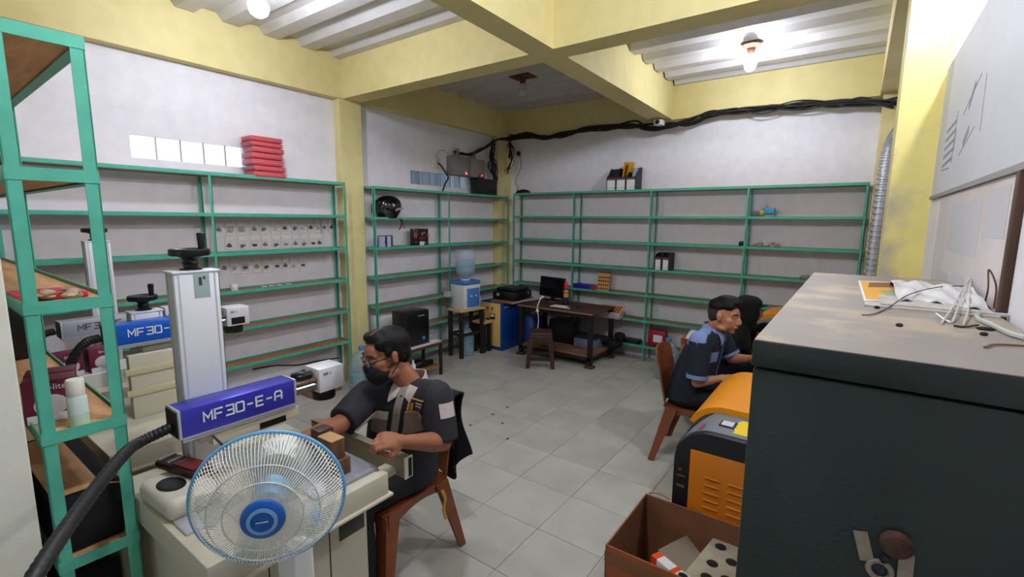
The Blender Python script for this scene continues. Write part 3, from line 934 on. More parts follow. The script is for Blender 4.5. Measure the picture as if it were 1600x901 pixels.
# ---- low white table with the computer tower
t = thing('side_table', 'low white-topped table with dark steel legs carrying the computer tower', 'table', (-3.85, 3.35, 0))
b = MB(); b.box(-.15, .15, -.42, .42, .385, .403, bev=.003); b.build('table_top', mat('white_laminate', (206, 202, 200), .35), t)
b = MB(); b.box(-.145, .145, -.415, .415, .355, .385); b.build('apron', mat('maroon_steel', (80, 44, 40), .5), t)
for sx in (-1, 1):
    for sy in (-1, 1):
        b = MB(); b.box(sx * .14 - .014, sx * .14 + .014, sy * .41 - .014, sy * .41 + .014, 0, .36); b.build('leg', mat('dark_leg', (44, 30, 30), .5), t)
b = MB(); b.box(-.14, .14, -.41, .41, .10, .115); b.build('lower_shelf', m_ply, t)
t = thing('computer_tower', 'black computer tower with blue sticker on the low white table', 'computer', (-3.865, 3.46, .403))
b = MB(); b.box(-.12, .12, -.155, .155, 0, .375, bev=.006); b.build('case', mat('black_case', (24, 24, 27), .35), t)
b = MB(); b.box(.12, .132, -.15, .15, .004, .37, bev=.005); b.build('front_panel', mat('black_front', (16, 16, 18), .28), t)
b = MB(); b.box(.132, .1335, .05, .085, .055, .09); b.build('blue_sticker', mat('blue_sticker', (60, 130, 190), .4), t)
b = MB(); b.box(.132, .1335, -.01, .085, .318, .328); b.build('silver_mark', m_decal, t)
t = box_thing('white_carton', 'white printed carton on the corner rack left of the computer tower', 'carton', m_paper, -4.36, -4.215, 3.31, 3.56, RACK_Z2[5] - .012, RACK_Z2[5] + .20)
t = box_thing('paper_stack', 'thin white paper pad lying on the white table by the tower', 'paper', m_paper, -3.82, -3.72, 3.64, 3.74, .403, .409)
t = thing('tape_gun', 'black and white tool lying on the lower board of the white table', 'tool', (-3.82, 3.52, .115))
b = MB(); b.ellipsoid((0, 0, .05), (.07, .11, .05), 14, 8); b.box(-.03, .04, .05, .2, 0, .06, bev=.01); b.build('tool_body', m_black, t)
b = MB(); b.lathe([(0, 0), (.03, 0), (.03, .08), (.012, .11), (.012, .14), (0, .14)], (.07, -.14, 0), 12); b.build('nozzle_bottle', m_white, t)

# ---- wooden stools carrying the water dispenser
def wood_stool(label, loc, rz, w, d, h, split):
    t = thing('wooden_stool', label, 'stool', loc, rz)
    b = MB(); b.box(-w / 2, w / 2, -d / 2, d / 2, h - .03, h, bev=.004); b.build('seat_board', m_wood, t)
    for sx in (-1, 1):
        for sy in (-1, 1):
            b = MB(); x, y = sx * (w / 2 - .03), sy * (d / 2 - .03)
            b.box(x - .022, x + .022, y - .022, y + .022, 0, h - .03, bev=.002); b.build('leg', m_dark, t)
    b = MB()
    if split:
        for sy in (-1, 1):
            b.box(-w / 2 + .04, w / 2 - .04, sy * (d / 2 - .03) - .012, sy * (d / 2 - .03) + .012, h * .45, h * .45 + .03)
        for sx in (-1, 1):
            b.box(sx * (w / 2 - .03) - .012, sx * (w / 2 - .03) + .012, -d / 2 + .04, d / 2 - .04, h * .45, h * .45 + .03)
        b.build('stretcher', m_dark, t)
    else:
        b.box(-w / 2 + .02, w / 2 - .02, -d / 2 + .02, d / 2 - .02, h - .05, h - .03); b.build('apron', m_dark, t)
    return t
wood_stool('tall wooden stool with black legs carrying the blue and white water dispenser', (-4.025, 4.56, 0), -.12, .27, .42, .63, True)
wood_stool('low wooden stool with black legs before the yellow control panel', (-3.97, 4.82, 0), 0, .21, .17, .42, False)
t = thing('water_dispenser', 'white and blue water dispenser with bottle on the tall wooden stool', 'water dispenser', (-4.02, 4.54, .63), -.12)
m_dw = mat('dispenser_white', (216, 216, 212), 0.35); m_db = mat('dispenser_blue', (70, 122, 190), 0.4)
b = MB(); b.box(-.13, .13, -.14, .14, 0, .31, bev=.012); b.build('body', m_dw, t)
b = MB(); b.box(-.134, .134, -.144, .144, .31, .36, bev=.014); b.build('blue_lid', m_db, t)
b = MB(); b.box(.13, .136, -.09, .12, .025, .265, bev=.003); b.build('blue_front', m_db, t)
b = MB(); b.cyl((.136, -.03, .17), (.16, -.03, .165), .010, n=8); b.cyl((.136, .05, .17), (.16, .05, .165), .010, n=8); b.build('tap', m_white, t)
g = bpy.data.objects.new('bottle', None); COL.objects.link(g); g.parent = t; g.location = (0, 0, .355)
b = MB(); b.lathe([(0, 0), (.045, 0), (.05, .035), (.09, .06), (.125, .11), (.132, .13), (.125, .15), (.132, .17), (.132, .235), (.118, .25), (.118, .265), (.132, .28), (.134, .37), (.12, .395), (0, .40)], n=26); b.build('bottle_shell', m_bottle, g)
b = MB(); b.lathe([(0, .01), (.04, .02), (.085, .062), (.12, .12), (.12, .24), (0, .24)], n=22); b.build('water', m_water, g)
b = MB(); b.lathe([(.052, 0), (.062, 0), (.062, .02), (.052, .02), (.052, 0)], n=20, cap=False); b.build('collar', m_white, g)

# ---- blue and yellow stabiliser cabinet with printer on top
m_bl = mat('blue_enamel', (16, 62, 134), 0.35, noise=.06, nscale=6)
m_pan = mat('yellow_panel', (222, 182, 108), 0.45)
t = thing('stabiliser_cabinet', 'blue steel control cabinet with a yellow front panel, gauge and switches', 'cabinet', (-3.93, 5.20, 0))
b = MB(); b.box(-.17, .19, -.24, .26, .0, .66, bev=.006); b.build('case', m_bl, t)
b = MB(); b.box(-.165, .16, -.252, -.24, .055, .645, bev=.002); b.build('front_panel', m_pan, t)
b = MB(); b.box(.0, .075, -.262, -.252, .425, .505, bev=.003); b.build('gauge', m_black, t)
b = MB(); b.box(.008, .067, -.264, -.262, .458, .497); b.build('gauge_face', m_white, t)
b = MB(); b.box(-.07, -.02, -.264, -.252, .34, .43, bev=.004); b.build('breaker', m_black, t)
for x in (-.045, .035):
    b = MB(); b.lathe([(0, 0), (.014, 0), (.012, .018), (0, .02)], (x, -.252, .575), 12, Matrix.Rotation(PI / 2, 3, 'X')); b.box(x - .006, x + .006, -.256, -.252, .535, .55); b.build('knob', mat('brown_knob', (96, 70, 40), .5), t)
b = MB(); b.box(.19, .1915, -.2, -.1, .585, .6); b.build('white_plate', m_paper, t)
t = thing('plank', 'brown plank with pale edge lying on the blue cabinet under the printer', 'board', (-3.76, 5.20, .66), 0)
b = MB(); b.box(-.20, .17, -.235, .30, 0, .028, bev=.002); b.build('board', mat('brown_board', (134, 94, 74), .55, noise=.1, nscale=5, stretch=(6, 1, 1)), t)
b = MB(); b.box(.17, .176, -.235, .30, .0, .02); b.build('pale_edge', mat('pale_edge', (206, 186, 166), .6), t)
t = thing('printer', 'flat black printer lying on the brown plank above the blue cabinet', 'printer', (-3.77, 5.22, .688), .05)
b = MB(); b.box(-.19, .19, -.20, .22, 0, .115, bev=.02); b.build('body', m_black, t)
b = MB(); b.box(-.165, .165, -.15, .19, .115, .16, bev=.022); b.build('scanner_lid', m_black, t)
b = MB(); b.box(-.12, -.075, -.202, -.199, .055, .09); b.box(.19, .1915, .10, .14, .07, .09); b.build('pale_badge', mat('pale_badge', (150, 165, 180), .4), t)

# ---- desk with monitor
t = thing('work_desk', 'dark brown wooden desk with steel legs and a lower board at the back rack', 'desk', (-2.96, 5.30, 0))
b = MB(); b.box(-.54, .54, -.325, .325, .648, .672, bev=.004); b.build('desk_top', m_deskw, t)
b = MB(); b.box(-.541, .541, -.328, -.325, .65, .67); b.build('top_edge', mat('worn_edge', (134, 100, 78), .6), t)
for sx in (-1, 1):
    for sy in (-1, 1):
        b = MB(); x, y = sx * .50, sy * .29
        b.box(x - .025, x + .025, y - .025, y + .025, .03, .648); b.build('leg', m_dark, t)
        b = MB(); b.box(x - .055, x + .055, y - .045, y + .045, 0, .03, bev=.004); b.build('foot_block', mat('foot_wood', (84, 58, 46), .7), t)
b = MB(); b.box(-.52, .52, -.31, .31, .13, .155, bev=.003); b.build('lower_board', mat('lower_board', (120, 88, 62), .6, noise=.15, nscale=4), t)
b = MB(); b.box(-.52, .52, -.315, -.295, .09, .13); b.box(-.52, .52, .295, .315, .09, .13); b.box(.49, .51, -.3, .3, .09, .13); b.build('lower_rail', m_dark, t)
b = MB(); b.box(-.5, .5, -.28, -.255, .6, .648); b.box(-.5, .5, .255, .28, .6, .648); b.build('apron', m_dark, t)
t = thing('monitor', 'black flat monitor standing at the left end of the dark desk', 'monitor', (-3.29, 5.46, .672), -.18)
b = MB(); b.box(-.215, .215, -.012, .022, .055, .325, bev=.006, M=Matrix.Rotation(-.10, 4, 'X')); b.build('screen_case', m_black, t)
b = MB(); b.box(-.203, .203, -.0135, -.012, .072, .313, M=Matrix.Rotation(-.10, 4, 'X')); b.build('screen', mat('dark_screen', (10, 11, 14), .12), t)
b = MB(); b.box(-.03, .03, .02, .05, .0, .16, bev=.006); b.lathe([(0, 0), (.10, 0), (.095, .012), (0, .014)], (0, .02, 0), 20); b.build('stand', m_black, t)
t = thing('spray_can', 'tall spray can with red cap standing right of the monitor', 'spray can', (-2.985, 5.33, .672))
b = MB(); b.lathe([(0, 0), (.032, 0), (.034, .004), (.034, .20), (.026, .222), (0, .222)], n=20); b.build('can', mat('navy_can', (46, 34, 70), .3), t)
b = MB(); b.lathe([(.0345, .10), (.0348, .10), (.0348, .155), (.0345, .155)], n=20, cap=False); b.lathe([(.0345, .165), (.035, .165), (.035, .195), (.0345, .195)], n=20, cap=False); b.build('yellow_band', mat('yellow_band', (196, 150, 60), .4), t)
b = MB(); b.lathe([(0, .222), (.028, .222), (.028, .262), (.020, .285), (.012, .305), (0, .305)], n=18); b.build('red_cap', mat('red_cap', (206, 40, 34), .35), t)
t = box_thing('paper_sheet', 'white sheets lying on the dark desk before the spray can', 'paper', m_paper, -3.09, -2.80, 5.10, 5.24, .672, .678, bev=.001)
t = box_thing('notebook', 'dark notebook lying on the desk next to white sheets', 'notebook', mat('dark_cover', (44, 40, 44), .5), -2.86, -2.72, 5.12, 5.27, .672, .684, bev=.002)
t = thing('usb_cable', 'white charging cable with round plug hanging over the desk front edge', 'cable', (-3.18, 4.965, .70))
b = MB(); b.tube(spline([(-.02, .08, .06), (.0, .03, .04), (.0, -.005, -.01), (.0, -.012, -.06), (.02, -.012, -.2), (.0, -.012, -.36), (.0, -.012, -.45)]), .006, 6); b.build('cord', m_white, t)
b = MB(); b.ellipsoid((.0, -.014, -.075), (.024, .012, .024), 14, 8); b.build('round_plug', m_white, t)
b = MB(); b.tube([(-.02, .08, .06), (.02, .1, .10)], .012, 8); b.build('white_tip', m_white, t)
t = thing('clear_tub', 'clear plastic tub with dark lid on the lower board of the desk', 'tub', (-2.66, 5.36, .155))
b = MB(); b.box(-.15, .15, -.12, .12, 0, .13, bev=.015); b.build('tub', mat('cloudy_blue_plastic', (120, 128, 150), .3, alpha=.8), t)
b = MB(); b.box(-.155, .155, -.125, .125, .13, .15, bev=.006); b.build('lid', mat('dark_lid', (34, 36, 46), .4), t)
b = MB(); b.box(.02, .06, -.05, -.02, .15, .165); b.build('white_clip', m_white, t)
b = MB()
for k in range(9):
    b.ellipsoid((RND.uniform(-.16, .16), RND.uniform(-.07, .07), RND.uniform(.04, .16)), (RND.uniform(.05, .1), .06, RND.uniform(.03, .06)), 12, 7)
tag(b.build('tool_bag', m_blackcloth, loc=(-2.46, 5.52, .155)), 'heap of black bag and straps at the right end of the desk shelf', 'bag')
b = MB(); b.box(-.18, .18, -.1, .1, 0, .30, bev=.01)
tag(b.build('speaker_box', m_black, loc=(-3.05, 5.42, .155)), 'black box standing on the lower board under the middle of the desk', 'box')
b = MB(); b.box(-.12, .12, -.09, .09, 0, .05, bev=.01)
tag(b.build('black_case', m_black, loc=(-2.25, 5.76, RACK_Z3[6] - .012)), 'flat black case on the bottom shelf right of the desk', 'case')
# blue drum half hidden behind the desk leg
t = thing('blue_drum', 'blue plastic drum half hidden behind the left desk leg', 'drum', (-3.60, 5.47, 0))
b = MB(); b.lathe([(0, 0), (.13, 0), (.14, .02), (.14, .2), (.145, .21), (.14, .22), (.14, .40), (.12, .43), (0, .43)], n=22); b.build('drum_body', m_bl, t)

# ---- dark brown plastic stool
m_bst = mat('dark_brown_plastic', (62, 40, 36), 0.4)
t = thing('plastic_stool', 'dark brown plastic stool standing in front of the desk', 'stool', (-3.00, 4.76, 0), .55)
b = MB(); b.box(-.135, .135, -.135, .135, .395, .43, bev=.014); b.box(-.14, .14, -.14, .14, .34, .40, bev=.01); b.build('seat', m_bst, t)
def taper_leg(b, p0, p1, w0, w1):
    p0, p1 = Vector(p0), Vector(p1)
    vs = []
    for p, w in ((p0, w0), (p1, w1)):
        vs += [p + Vector((sx * w / 2, sy * w / 2, 0)) for sx, sy in ((-1, -1), (1, -1), (1, 1), (-1, 1))]
    b._add(vs, [(3, 2, 1, 0), (4, 5, 6, 7), (0, 1, 5, 4), (1, 2, 6, 5), (2, 3, 7, 6), (3, 0, 4, 7)])
for sx in (-1, 1):
    for sy in (-1, 1):
        b = MB(); taper_leg(b, (sx * .115, sy * .115, .36), (sx * .15, sy * .15, 0), .062, .046)
        bmesh.ops.bevel(b.bm, geom=b.bm.edges[:], offset=.006, segments=2, affect='EDGES'); b.build('leg', m_bst, t)
b = MB()
for s in (-1, 1):
    b.box(-.13, .13, s * .135 - .006, s * .135 + .006, .09, .13); b.box(s * .135 - .006, s * .135 + .006, -.13, .13, .09, .13)
b.build('stretcher', m_bst, t)

# ---- floor things right of the desk
t = thing('red_bag', 'red bag with a white label on the bottom back shelf beside an upright', 'bag', (-1.88, 5.73, RACK_Z3[6] - .012))
b = MB(); b.box(-.13, .10, -.05, .05, 0, .23, bev=.03); b.build('bag_body', mat('crimson_bag', (150, 24, 44), .5), t)
b = MB(); b.box(-.05, .06, -.054, -.049, .08, .17); b.build('white_label', m_paper, t)
t = thing('water_bottle', 'clear ribbed water bottle with blue cap behind the brown chair', 'bottle', (-1.60, 5.22, 0))
gallon(t, .125, .46, fill=.4)
t = thing('cardboard_box', 'brown cardboard box with papers on top beside the back rack bottle', 'box', (-1.22, 5.28, 0))
b = MB(); b.box(-.20, .24, -.22, .22, 0, .52, bev=.004); b.build('carton', m_card, t)
b = MB(); b.box(-.201, .241, -.2215, -.2195, .46, .52); b.build('red_band', mat('red_brown_band', (150, 62, 34), .7), t)
b = MB(); b.grid(lambda u, v: Vector((-.16 + .2 * u, -.2 + .3 * v, .525 + .05 * math.sin(2.4 * v) * (1 - u * .4))), 6, 8, .004)
tag(b.build('crumpled_paper', m_paper, loc=(-1.22, 5.28, 0)), 'folded white paper lying on the brown box by the back rack', 'paper')

t = thing('water_bottle', 'clear water bottle standing under the tall wooden stool of the dispenser', 'bottle', (-4.02, 4.56, 0))
gallon(t, .098, .40, fill=.3)
b = MB(); b.tube(spline([on_x(u, v, -4.40) for u, v in ((395, 577), (430, 571), (465, 570), (500, 563), (535, 558))]), .006, 6)
tag(b.build('wall_cable', m_cable), 'thin dark cable along the wall foot below the left rack', 'cable')
p = on_x(699, 455, -4.12)
box_thing('power_adapter', 'small white and black adapter box on the corner rack left of the dispenser', 'adapter', mat('grey_white_plastic', (170, 170, 172), .5), -4.16, -4.08, p.y - .03, p.y + .03, RACK_Z2[4] - .012, RACK_Z2[4] + .06)
# ================================================================ laser marking machines, left
m_mach = mat('machine_cream', (198, 191, 168), 0.45, noise=.04, nscale=4)
m_alu = mat('anodised_aluminium', (206, 208, 212), 0.35, 0.55)
m_alu2 = mat('white_aluminium', (224, 224, 226), 0.4, 0.15)
m_violet = mat('violet_blue_anodised', (62, 62, 178), 0.3, 0.35, noise=.05, nscale=3)
m_blue2 = mat('bright_blue_anodised', (20, 92, 196), 0.35, 0.2)
m_silver = mat('silver_head', (176, 180, 186), 0.4, 0.3)
m_plate = mat('grey_work_plate', (150, 151, 158), 0.4, 0.3, noise=.12, nscale=30)
m_lett_w = mat('white_lettering', (226, 228, 232), .5)
m_lett_d = mat('dark_lettering', (60, 64, 70), .5)
m_hose = mat('black_corrugated_hose', (26, 26, 26), 0.5)

def marker(loc, label, m_head, m_let, zc, zh, head_y=(0.0, .405), dx_col=.105, col_y=(.06, .20), sticker=False, galvo=True, table=(-.32, .40, -.13, .517), group='laser marking machines'):
    """origin: floor point under the near lower edge of the head's room-side face; head runs along +y, column on its -x side"""
    t = thing('laser_marker', label, 'laser machine', loc, 0, group)
    x0, x1, y0, y1 = table
    # cabinet and worktop
    b = MB(); b.box(x0 + .03, x1 - .13, y0 + .03, y1 - .007, .03, .735, bev=.006); b.build('cabinet', m_mach, t)
    b = MB(); b.box(x0, x1, y0, y1, .735, .82, bev=.006); b.box(x0 - .002, x1 + .012, y0 + .002, y1 + .012, .728, .738, bev=.002); b.build('worktop', m_mach, t)
    for yy in (y0 + .22, y0 + .44):
        b = MB(); b.box(x1 - .1305, x1 - .1285, yy - .002, yy + .002, .05, .72); b.build('door_gap', m_dark, t, smooth=False)
    b = MB()
    for sx in (x0 + .08, x1 - .2):
        for sy in (y0 + .08, y1 - .08):
            b.cyl((sx, sy, 0), (sx, sy, .03), .025, n=12)
    b.build('foot', m_black, t)
    # column
    cx0, cx1 = -dx_col - .075, -dx_col
    b = MB()
    b.box(cx0, cx1, col_y[0], col_y[1], .82, zc, bev=.004)
    b.build('column', m_alu2, t)
    b = MB()
    for yy in (col_y[0] + .012, col_y[1] - .016):
        b.box(cx1, cx1 + .002, yy, yy + .004, .82, zc)
    b.box(cx0 + .015, cx0 + .02, col_y[0] - .002, col_y[0], .82, zc); b.box(cx1 - .02, cx1 - .015, col_y[0] - .002, col_y[0], .82, zc)
    b.build('column_groove', mat('groove_grey', (190, 190, 194), .5), t, smooth=False)
    b = MB(); b.box(cx0 - .004, cx1 + .004, col_y[0] - .004, col_y[1] + .004, zc, zc + .008, bev=.002); b.build('column_cap', m_alu2, t)
    if sticker:
        b = MB(); b.box(cx1, cx1 + .001, col_y[0] + .058, col_y[0] + .108, zc - .088, zc - .004); b.build('rating_sticker', mat('green_grey_sticker', (150, 172, 168), .5), t)
        b = MB(); yy = col_y[0] + .062
        b.box(cx1 + .001, cx1 + .0015, yy + .026, yy + .034, zc - .024, zc - .014); b.box(cx1 + .001, cx1 + .0015, yy + .012, yy + .022, zc - .045, zc - .016)
        b.build('sticker_print', m_lett_d, t)
    # handwheel
    wx, wy = cx1 - .045, (col_y[0] + col_y[1]) / 2
    g = bpy.data.objects.new('handwheel', None); COL.objects.link(g); g.parent = t; g.location = (wx, wy, zc + .008)
    b = MB(); b.lathe([(0, 0), (.034, 0), (.034, .006), (.022, .010), (.022, .02), (.026, .022), (.022, .028), (.022, .036), (.03, .044), (.05, .05), (.06, .05), (.062, .056), (.062, .07), (.058, .074), (.05, .068), (.018, .062), (0, .066)], n=26); b.build('wheel', m_black, g)
    b = MB(); b.lathe([(0, 0), (.010, 0), (.011, .02), (.013, .055), (.012, .062), (0, .064)], (.008, .036, .066), 14); b.build('crank_grip', m_black, g)
    # head
    ya, yb_ = head_y; zb, zt = zh, zh + .098; w = .10
    b = MB(); b.box(-w, 0, ya + .008, yb_ - .008, zb, zt, bev=.004); b.build('head_housing', m_head, t)
    for yy in (ya, yb_ - .009):
        b = MB(); b.box(-w - .002, .002, yy, yy + .009, zb - .002, zt + .002, bev=.003); b.build('end_frame', m_alu, t)
    b = MB(); b.box(-w - .001, .001, ya + .009, yb_ - .009, zb - .006, zb + .004); b.box(-w - .001, .001, ya + .009, yb_ - .009, zb - .012, zb - .004); b.build('bottom_rail', m_alu, t)
    b = MB(); b.box(-w + .006, -.006, ya - .003, ya, zb + .006, zt - .006); b.build('rear_plate', m_dark, t)
    n = 8
    let = lettering('MF30-E-A', (.0004, ya + .075, zb + .038), (0, 1, 0), (0, 0, 1), .034, .026, .0088, .0058, .0008)
    let.build('model_lettering', m_let, t, smooth=False)
    # bracket from column to head
    b = MB(); b.box(-dx_col - .004, -.03, col_y[0] + .01, col_y[1] + .06, zb - .05, zb - .012, bev=.003); b.build('carriage', m_mach, t)
    if galvo:
        gy = yb_ + .10
        b = MB()
        b.cyl((-.036, yb_ - .004, zb + .040), (-.036, gy, zb + .040), .022, n=18)
        b.build('beam_tube', m_steel, t)
        b = MB(); b.box(-w + .004, -.012, yb_, gy, zb + .060, zb + .072, bev=.002); b.build('brown_cover', mat('brown_cover', (110, 84, 72), .4), t)
        b = MB(); b.box(-w - .005, .0, gy, gy + .115, zb + .010, zb + .110, bev=.003); b.build('scan_head', m_alu2, t)
        b = MB(); b.tube(spline([(-.08, yb_ + .03, zb + .085), (-.05, yb_ + .05, zb + .092), (-.04, yb_ + .09, zb + .088)]), .014, 8); b.box(-.10, -.03, yb_ + .03, yb_ + .085, zb + .072, zb + .094, bev=.006); b.build('cable_plug', m_black, t)
        b = MB(); b.lathe([(0, 0), (.046, 0), (.048, .004), (.048, .03), (.044, .034), (.044, .042), (0, .042)], (-.055, gy + .05, zb - .032), 26); b.build('lens', m_black, t)
        b = MB(); lt = lettering('PF1', (.0006, gy + .02, zb + .078), (0, 1, 0), (0, 0, 1), .012, .009, .004, .0022, .0006); lt.build('hand_lettering', m_lett_d, t, smooth=False)
    return t
L1 = (-1.735, .55, 0)
t = marker(L1, 'nearest laser marking machine with violet-blue head lettered in white and tall white column', m_violet, m_lett_w, 1.562, 1.027, sticker=True, table=(-.32, .405, -.095, .517))
b = MB(); b.box(.2755, .277, .385, .495, .56, .665, bev=.002); b.build('black_label_panel', mat('black_label', (40, 40, 40), .3, noise=.4, nscale=40), t)
b = MB(); b.box(-.02, .36, .25, .507, .82, .832, bev=.003); b.build('work_plate', m_plate, t)
b = MB(); b.box(.02, .20, .60, .605, .0, .0) if False else b.box(-.095, -.008, .10, .415, .965, 1.012, bev=.004); b.build('under_box', m_mach, t)
b = MB(); b.box(-.0085, -.0065, .26, .36, .968, .992); b.build('black_vent', m_black, t)
t2 = marker((-2.70, .62, 0), 'middle laser marking machine with bright blue head, seen between rack post and white column', m_blue2, m_lett_w, 1.285, 1.160, col_y=(.12, .25), table=(-.32, .40, -.13, .50))
b = MB(); b.box(.02, .06, .05, .30, .82, 1.12, bev=.004); b.build('control_box', m_mach, t2)
for z in (.93, 1.03):
    b = MB(); b.box(.058, .068, .03, .32, z, z + .03, bev=.002); b.build('beige_strap', mat('beige_strap', (196, 186, 150), .6), t2)
b = MB(); b.box(.060, .062, .24, .265, .86, .885); b.build('red_mark', mat('red_mark', (200, 90, 60), .6), t2)
b = MB(); b.box(.0005, .0015, .525, .595, 1.178, 1.215); b.build('dark_window', m_black, t2)
t3 = marker((-3.58, .62, 0), 'farthest laser marking machine with plain silver head near the left wall rack', m_silver, m_lett_d, 1.60, 1.062, col_y=(.17, .29), table=(-.30, .38, -.13, .50))
b = MB(); b.box(.04, .28, -.11, .40, .82, .90, bev=.004); b.build('white_unit', m_white, t3)

# black corrugated hose from the near head's rear down to the left
def hose(name, pts, r, label, n=24):
    P = spline(pts, n)
    b = MB(); b.tube(P, [r * (1.0 if (i % 3) else .9) for i in range(len(P))], 14)
    return tag(b.build(name, m_hose), label, 'hose')
rear = Vector((-1.785, .545, 1.062))
hose('cable_hose', [rear, rear + Vector((0, -.09, -.02)), at_t(195, 708, 1.36), at_t(150, 762, 1.2), at_t(100, 830, 1.05), at_t(45, 915, .93), at_t(-20, 1030, .86)], .0175, 'thick black hose curving from the violet laser head down past the rack')
hose('cable_hose', [(-2.75, .605, 1.205), (-2.75, .55, 1.19), (-2.78, .50, 1.10), (-2.80, .47, .95), (-2.80, .48, .80)], .02, 'black hose bending down behind the bright blue laser head')
hose('cable_hose', [(-3.63, .605, 1.107), (-3.63, .55, 1.09), (-3.66, .50, 1.0), (-3.68, .48, .80)], .02, 'black hose hanging from the rear of the silver laser head')

# things on the near worktop
m_blk = mat('dark_wood_block', (62, 44, 32), 0.5, noise=.25, nscale=6, stretch=(1, 6, 1))
m_blk2 = mat('tan_wood_block', (92, 64, 42), 0.5, noise=.2, nscale=6, stretch=(1, 6, 1), col2=(110, 78, 52))
zt = .832
grp = 'wood blocks on the work plate'
def block(x, y, z, sx, sy, sz, m, label, rz=0):
    b = MB(); b.box(-sx / 2, sx / 2, -sy / 2, sy / 2, 0, sz, bev=.003)
    o = tag(b.build('wood_block', m, loc=(x, y, z)), label, 'block', grp); o.rotation_euler.z = rz
    return o
block(-1.475, .945, zt, .10, .055, .062, m_blk2, 'lower brown wood block lying on the grey work plate', .05)
block(-1.478, .932, zt + .062, .085, .055, .074, m_blk2, 'tan-topped wood block lying on the lower block', .03)
b = MB(); b.box(-1.478 - .042, -1.478 + .042, .932 - .027, .932 + .027, zt + .136, zt + .1375); b.build('tan_top', mat('tan_wood_top', (176, 136, 90), .5, noise=.1, nscale=8), bpy.data.objects['wood_block.001'], loc=(1.478, -.932, -zt - .062))
block(-1.57, .955, zt, .055, .06, .138, m_blk, 'tall dark wood block standing behind the tan-topped one', .06)
t = thing('angle_bar', 'long grey steel channel bar lying level along the table end before the seated man', 'bar', (-1.345, 1.16, .778), 0)
M = Matrix.Rotation(PI + .02, 4, 'Z')
b = MB(); b.box(0, .62, -.004, .004, -.03, .052, M=M); b.box(0, .62, -.03, .004, .046, .054, M=M); b.build('channel', mat('khaki_steel', (150, 144, 122), .45, .3), t, smooth=False)
b = MB(); b.box(-.006, .0, -.034, .006, -.032, .056, M=M); b.build('end_plate', m_mach, t)
b = MB(); b.box(-.008, -.006, -.028, -.012, -.026, .05, M=M); b.build('black_slot', m_black, t)
for a in (.05, .44):
    b = MB(); b.box(a, a + .06, .004, .08, -.026, .0, M=M); b.build('mounting_arm', m_mach, t)
t = thing('foot_switch', 'beige rounded unit with a black oval pad on the worktop behind the fan', 'unit', (-1.735, .545, .82), .05)
b = MB(); b.box(-.12, .12, -.085, .075, 0, .072, bev=.026, seg=4); b.build('beige_case', mat('beige_plastic', (196, 190, 172), .45), t)
b = MB(); b.ellipsoid((.0, -.03, .072), (.056, .038, .006), 24, 8); b.build('oval_pad', m_black, t)
t = thing('handheld_meter', 'dark red and black handheld meter lying on the beige unit by the hose', 'meter', (-1.80, .575, .893), .25)
b = MB(); b.box(-.10, .10, -.035, .035, 0, .03, bev=.01); b.build('body', mat('maroon_plastic', (60, 22, 26), .4), t)
b = MB(); b.box(-.015, .09, -.028, .028, .03, .034, bev=.002); b.build('key_field', mat('dark_red_keys', (110, 34, 40), .4), t)
b = MB()
for a in (-.084, -.04):
    b.box(a, a + .005, -.026, .026, .03, .035)
b.build('light_bezel', m_white, t)
b = MB(); b.tube(spline([(.10, 0, .015), (.15, .02, .02), (.17, .03, .09), (.13, .02, .14)]), .004, 6); b.build('lead', m_cable, t)
t = box_thing('metal_plate', 'small pale folded metal plate standing on the worktop left of the fan', 'plate', m_alu, -1.62, -1.52, .475, .535, .8205, .83)

# things on the boards of the near rack (rack runs to the wall along -x)
def on_rack(k):
    return NRZ[k] - .012
t = thing('red_slab', 'flat red box lying on the third board of the near green rack', 'box', (-2.02, .34, on_rack(2)), 0)
b = MB(); b.box(-.10, .06, -.085, .075, 0, .02, bev=.003); b.build('slab', mat('coral_red', (186, 52, 58), .5), t)
b = MB()
for k in range(9):
    a, c, d = RND.uniform(-.04, .04), RND.uniform(-.045, .045), RND.uniform(.008, .03)
    b.ellipsoid((a, c, d), (RND.uniform(.012, .026), RND.uniform(.008, .02), RND.uniform(.006, .014)), 9, 6, Matrix.Rotation(RND.uniform(0, 3), 3, 'Z'))
tag(b.build('crumpled_rag', mat('dusty_rag', (186, 160, 134), .9, noise=.3, nscale=30), loc=(-1.925, .345, on_rack(2))), 'crumpled dusty rag lying before the red slab on the near rack', 'rag')
# lamp carton with a printed bulb
m_ltbox = mat('plum_carton', (108, 26, 52), .5)
def lamp_carton(x, y, z, rz, label, grp='plum lamp cartons on the near rack'):
    t = thing('lamp_carton', label, 'carton', (x, y, z), rz, grp)
    b = MB(); b.box(-.04, .04, -.06, .06, 0, .135, bev=.002); b.build('carton', m_ltbox, t)
    b = MB(); b.box(.04, .0406, -.055, .058, .002, .028); b.build('white_band', m_paper, t)
    b = MB(); b.ellipsoid((.04, .002, .055), (.0012, .040, .034), 20, 8); b.box(.04, .041, -.012, .016, .02, .03); b.build('printed_lamp', mat('printed_lamp', (206, 196, 200), .5), t)
    M4 = Matrix(((0, 0, 1, .0404), (1, 0, 0, .012), (0, 1, 0, .112), (0, 0, 0, 1)))
    text_obj('in-lite', .026, M4, m_lett_w, 'carton_lettering', t)
    M4 = Matrix(((0, 0, 1, .0408), (1, 0, 0, .0), (0, 1, 0, .014), (0, 0, 0, 1)))
    text_obj('LED BULB', .010, M4, m_lett_d, 'band_lettering', t) if False else None
    return t
lamp_carton(-2.03, .31, on_rack(3), -.25, 'plum lamp carton lettered in white on the near rack, front one')
lamp_carton(-2.12, .33, on_rack(3), -.25, 'plum lamp carton on the near rack behind the front carton')
lamp_carton(-3.37, .59, .90, .1, 'plum lamp carton on the white unit under the silver head, left one')
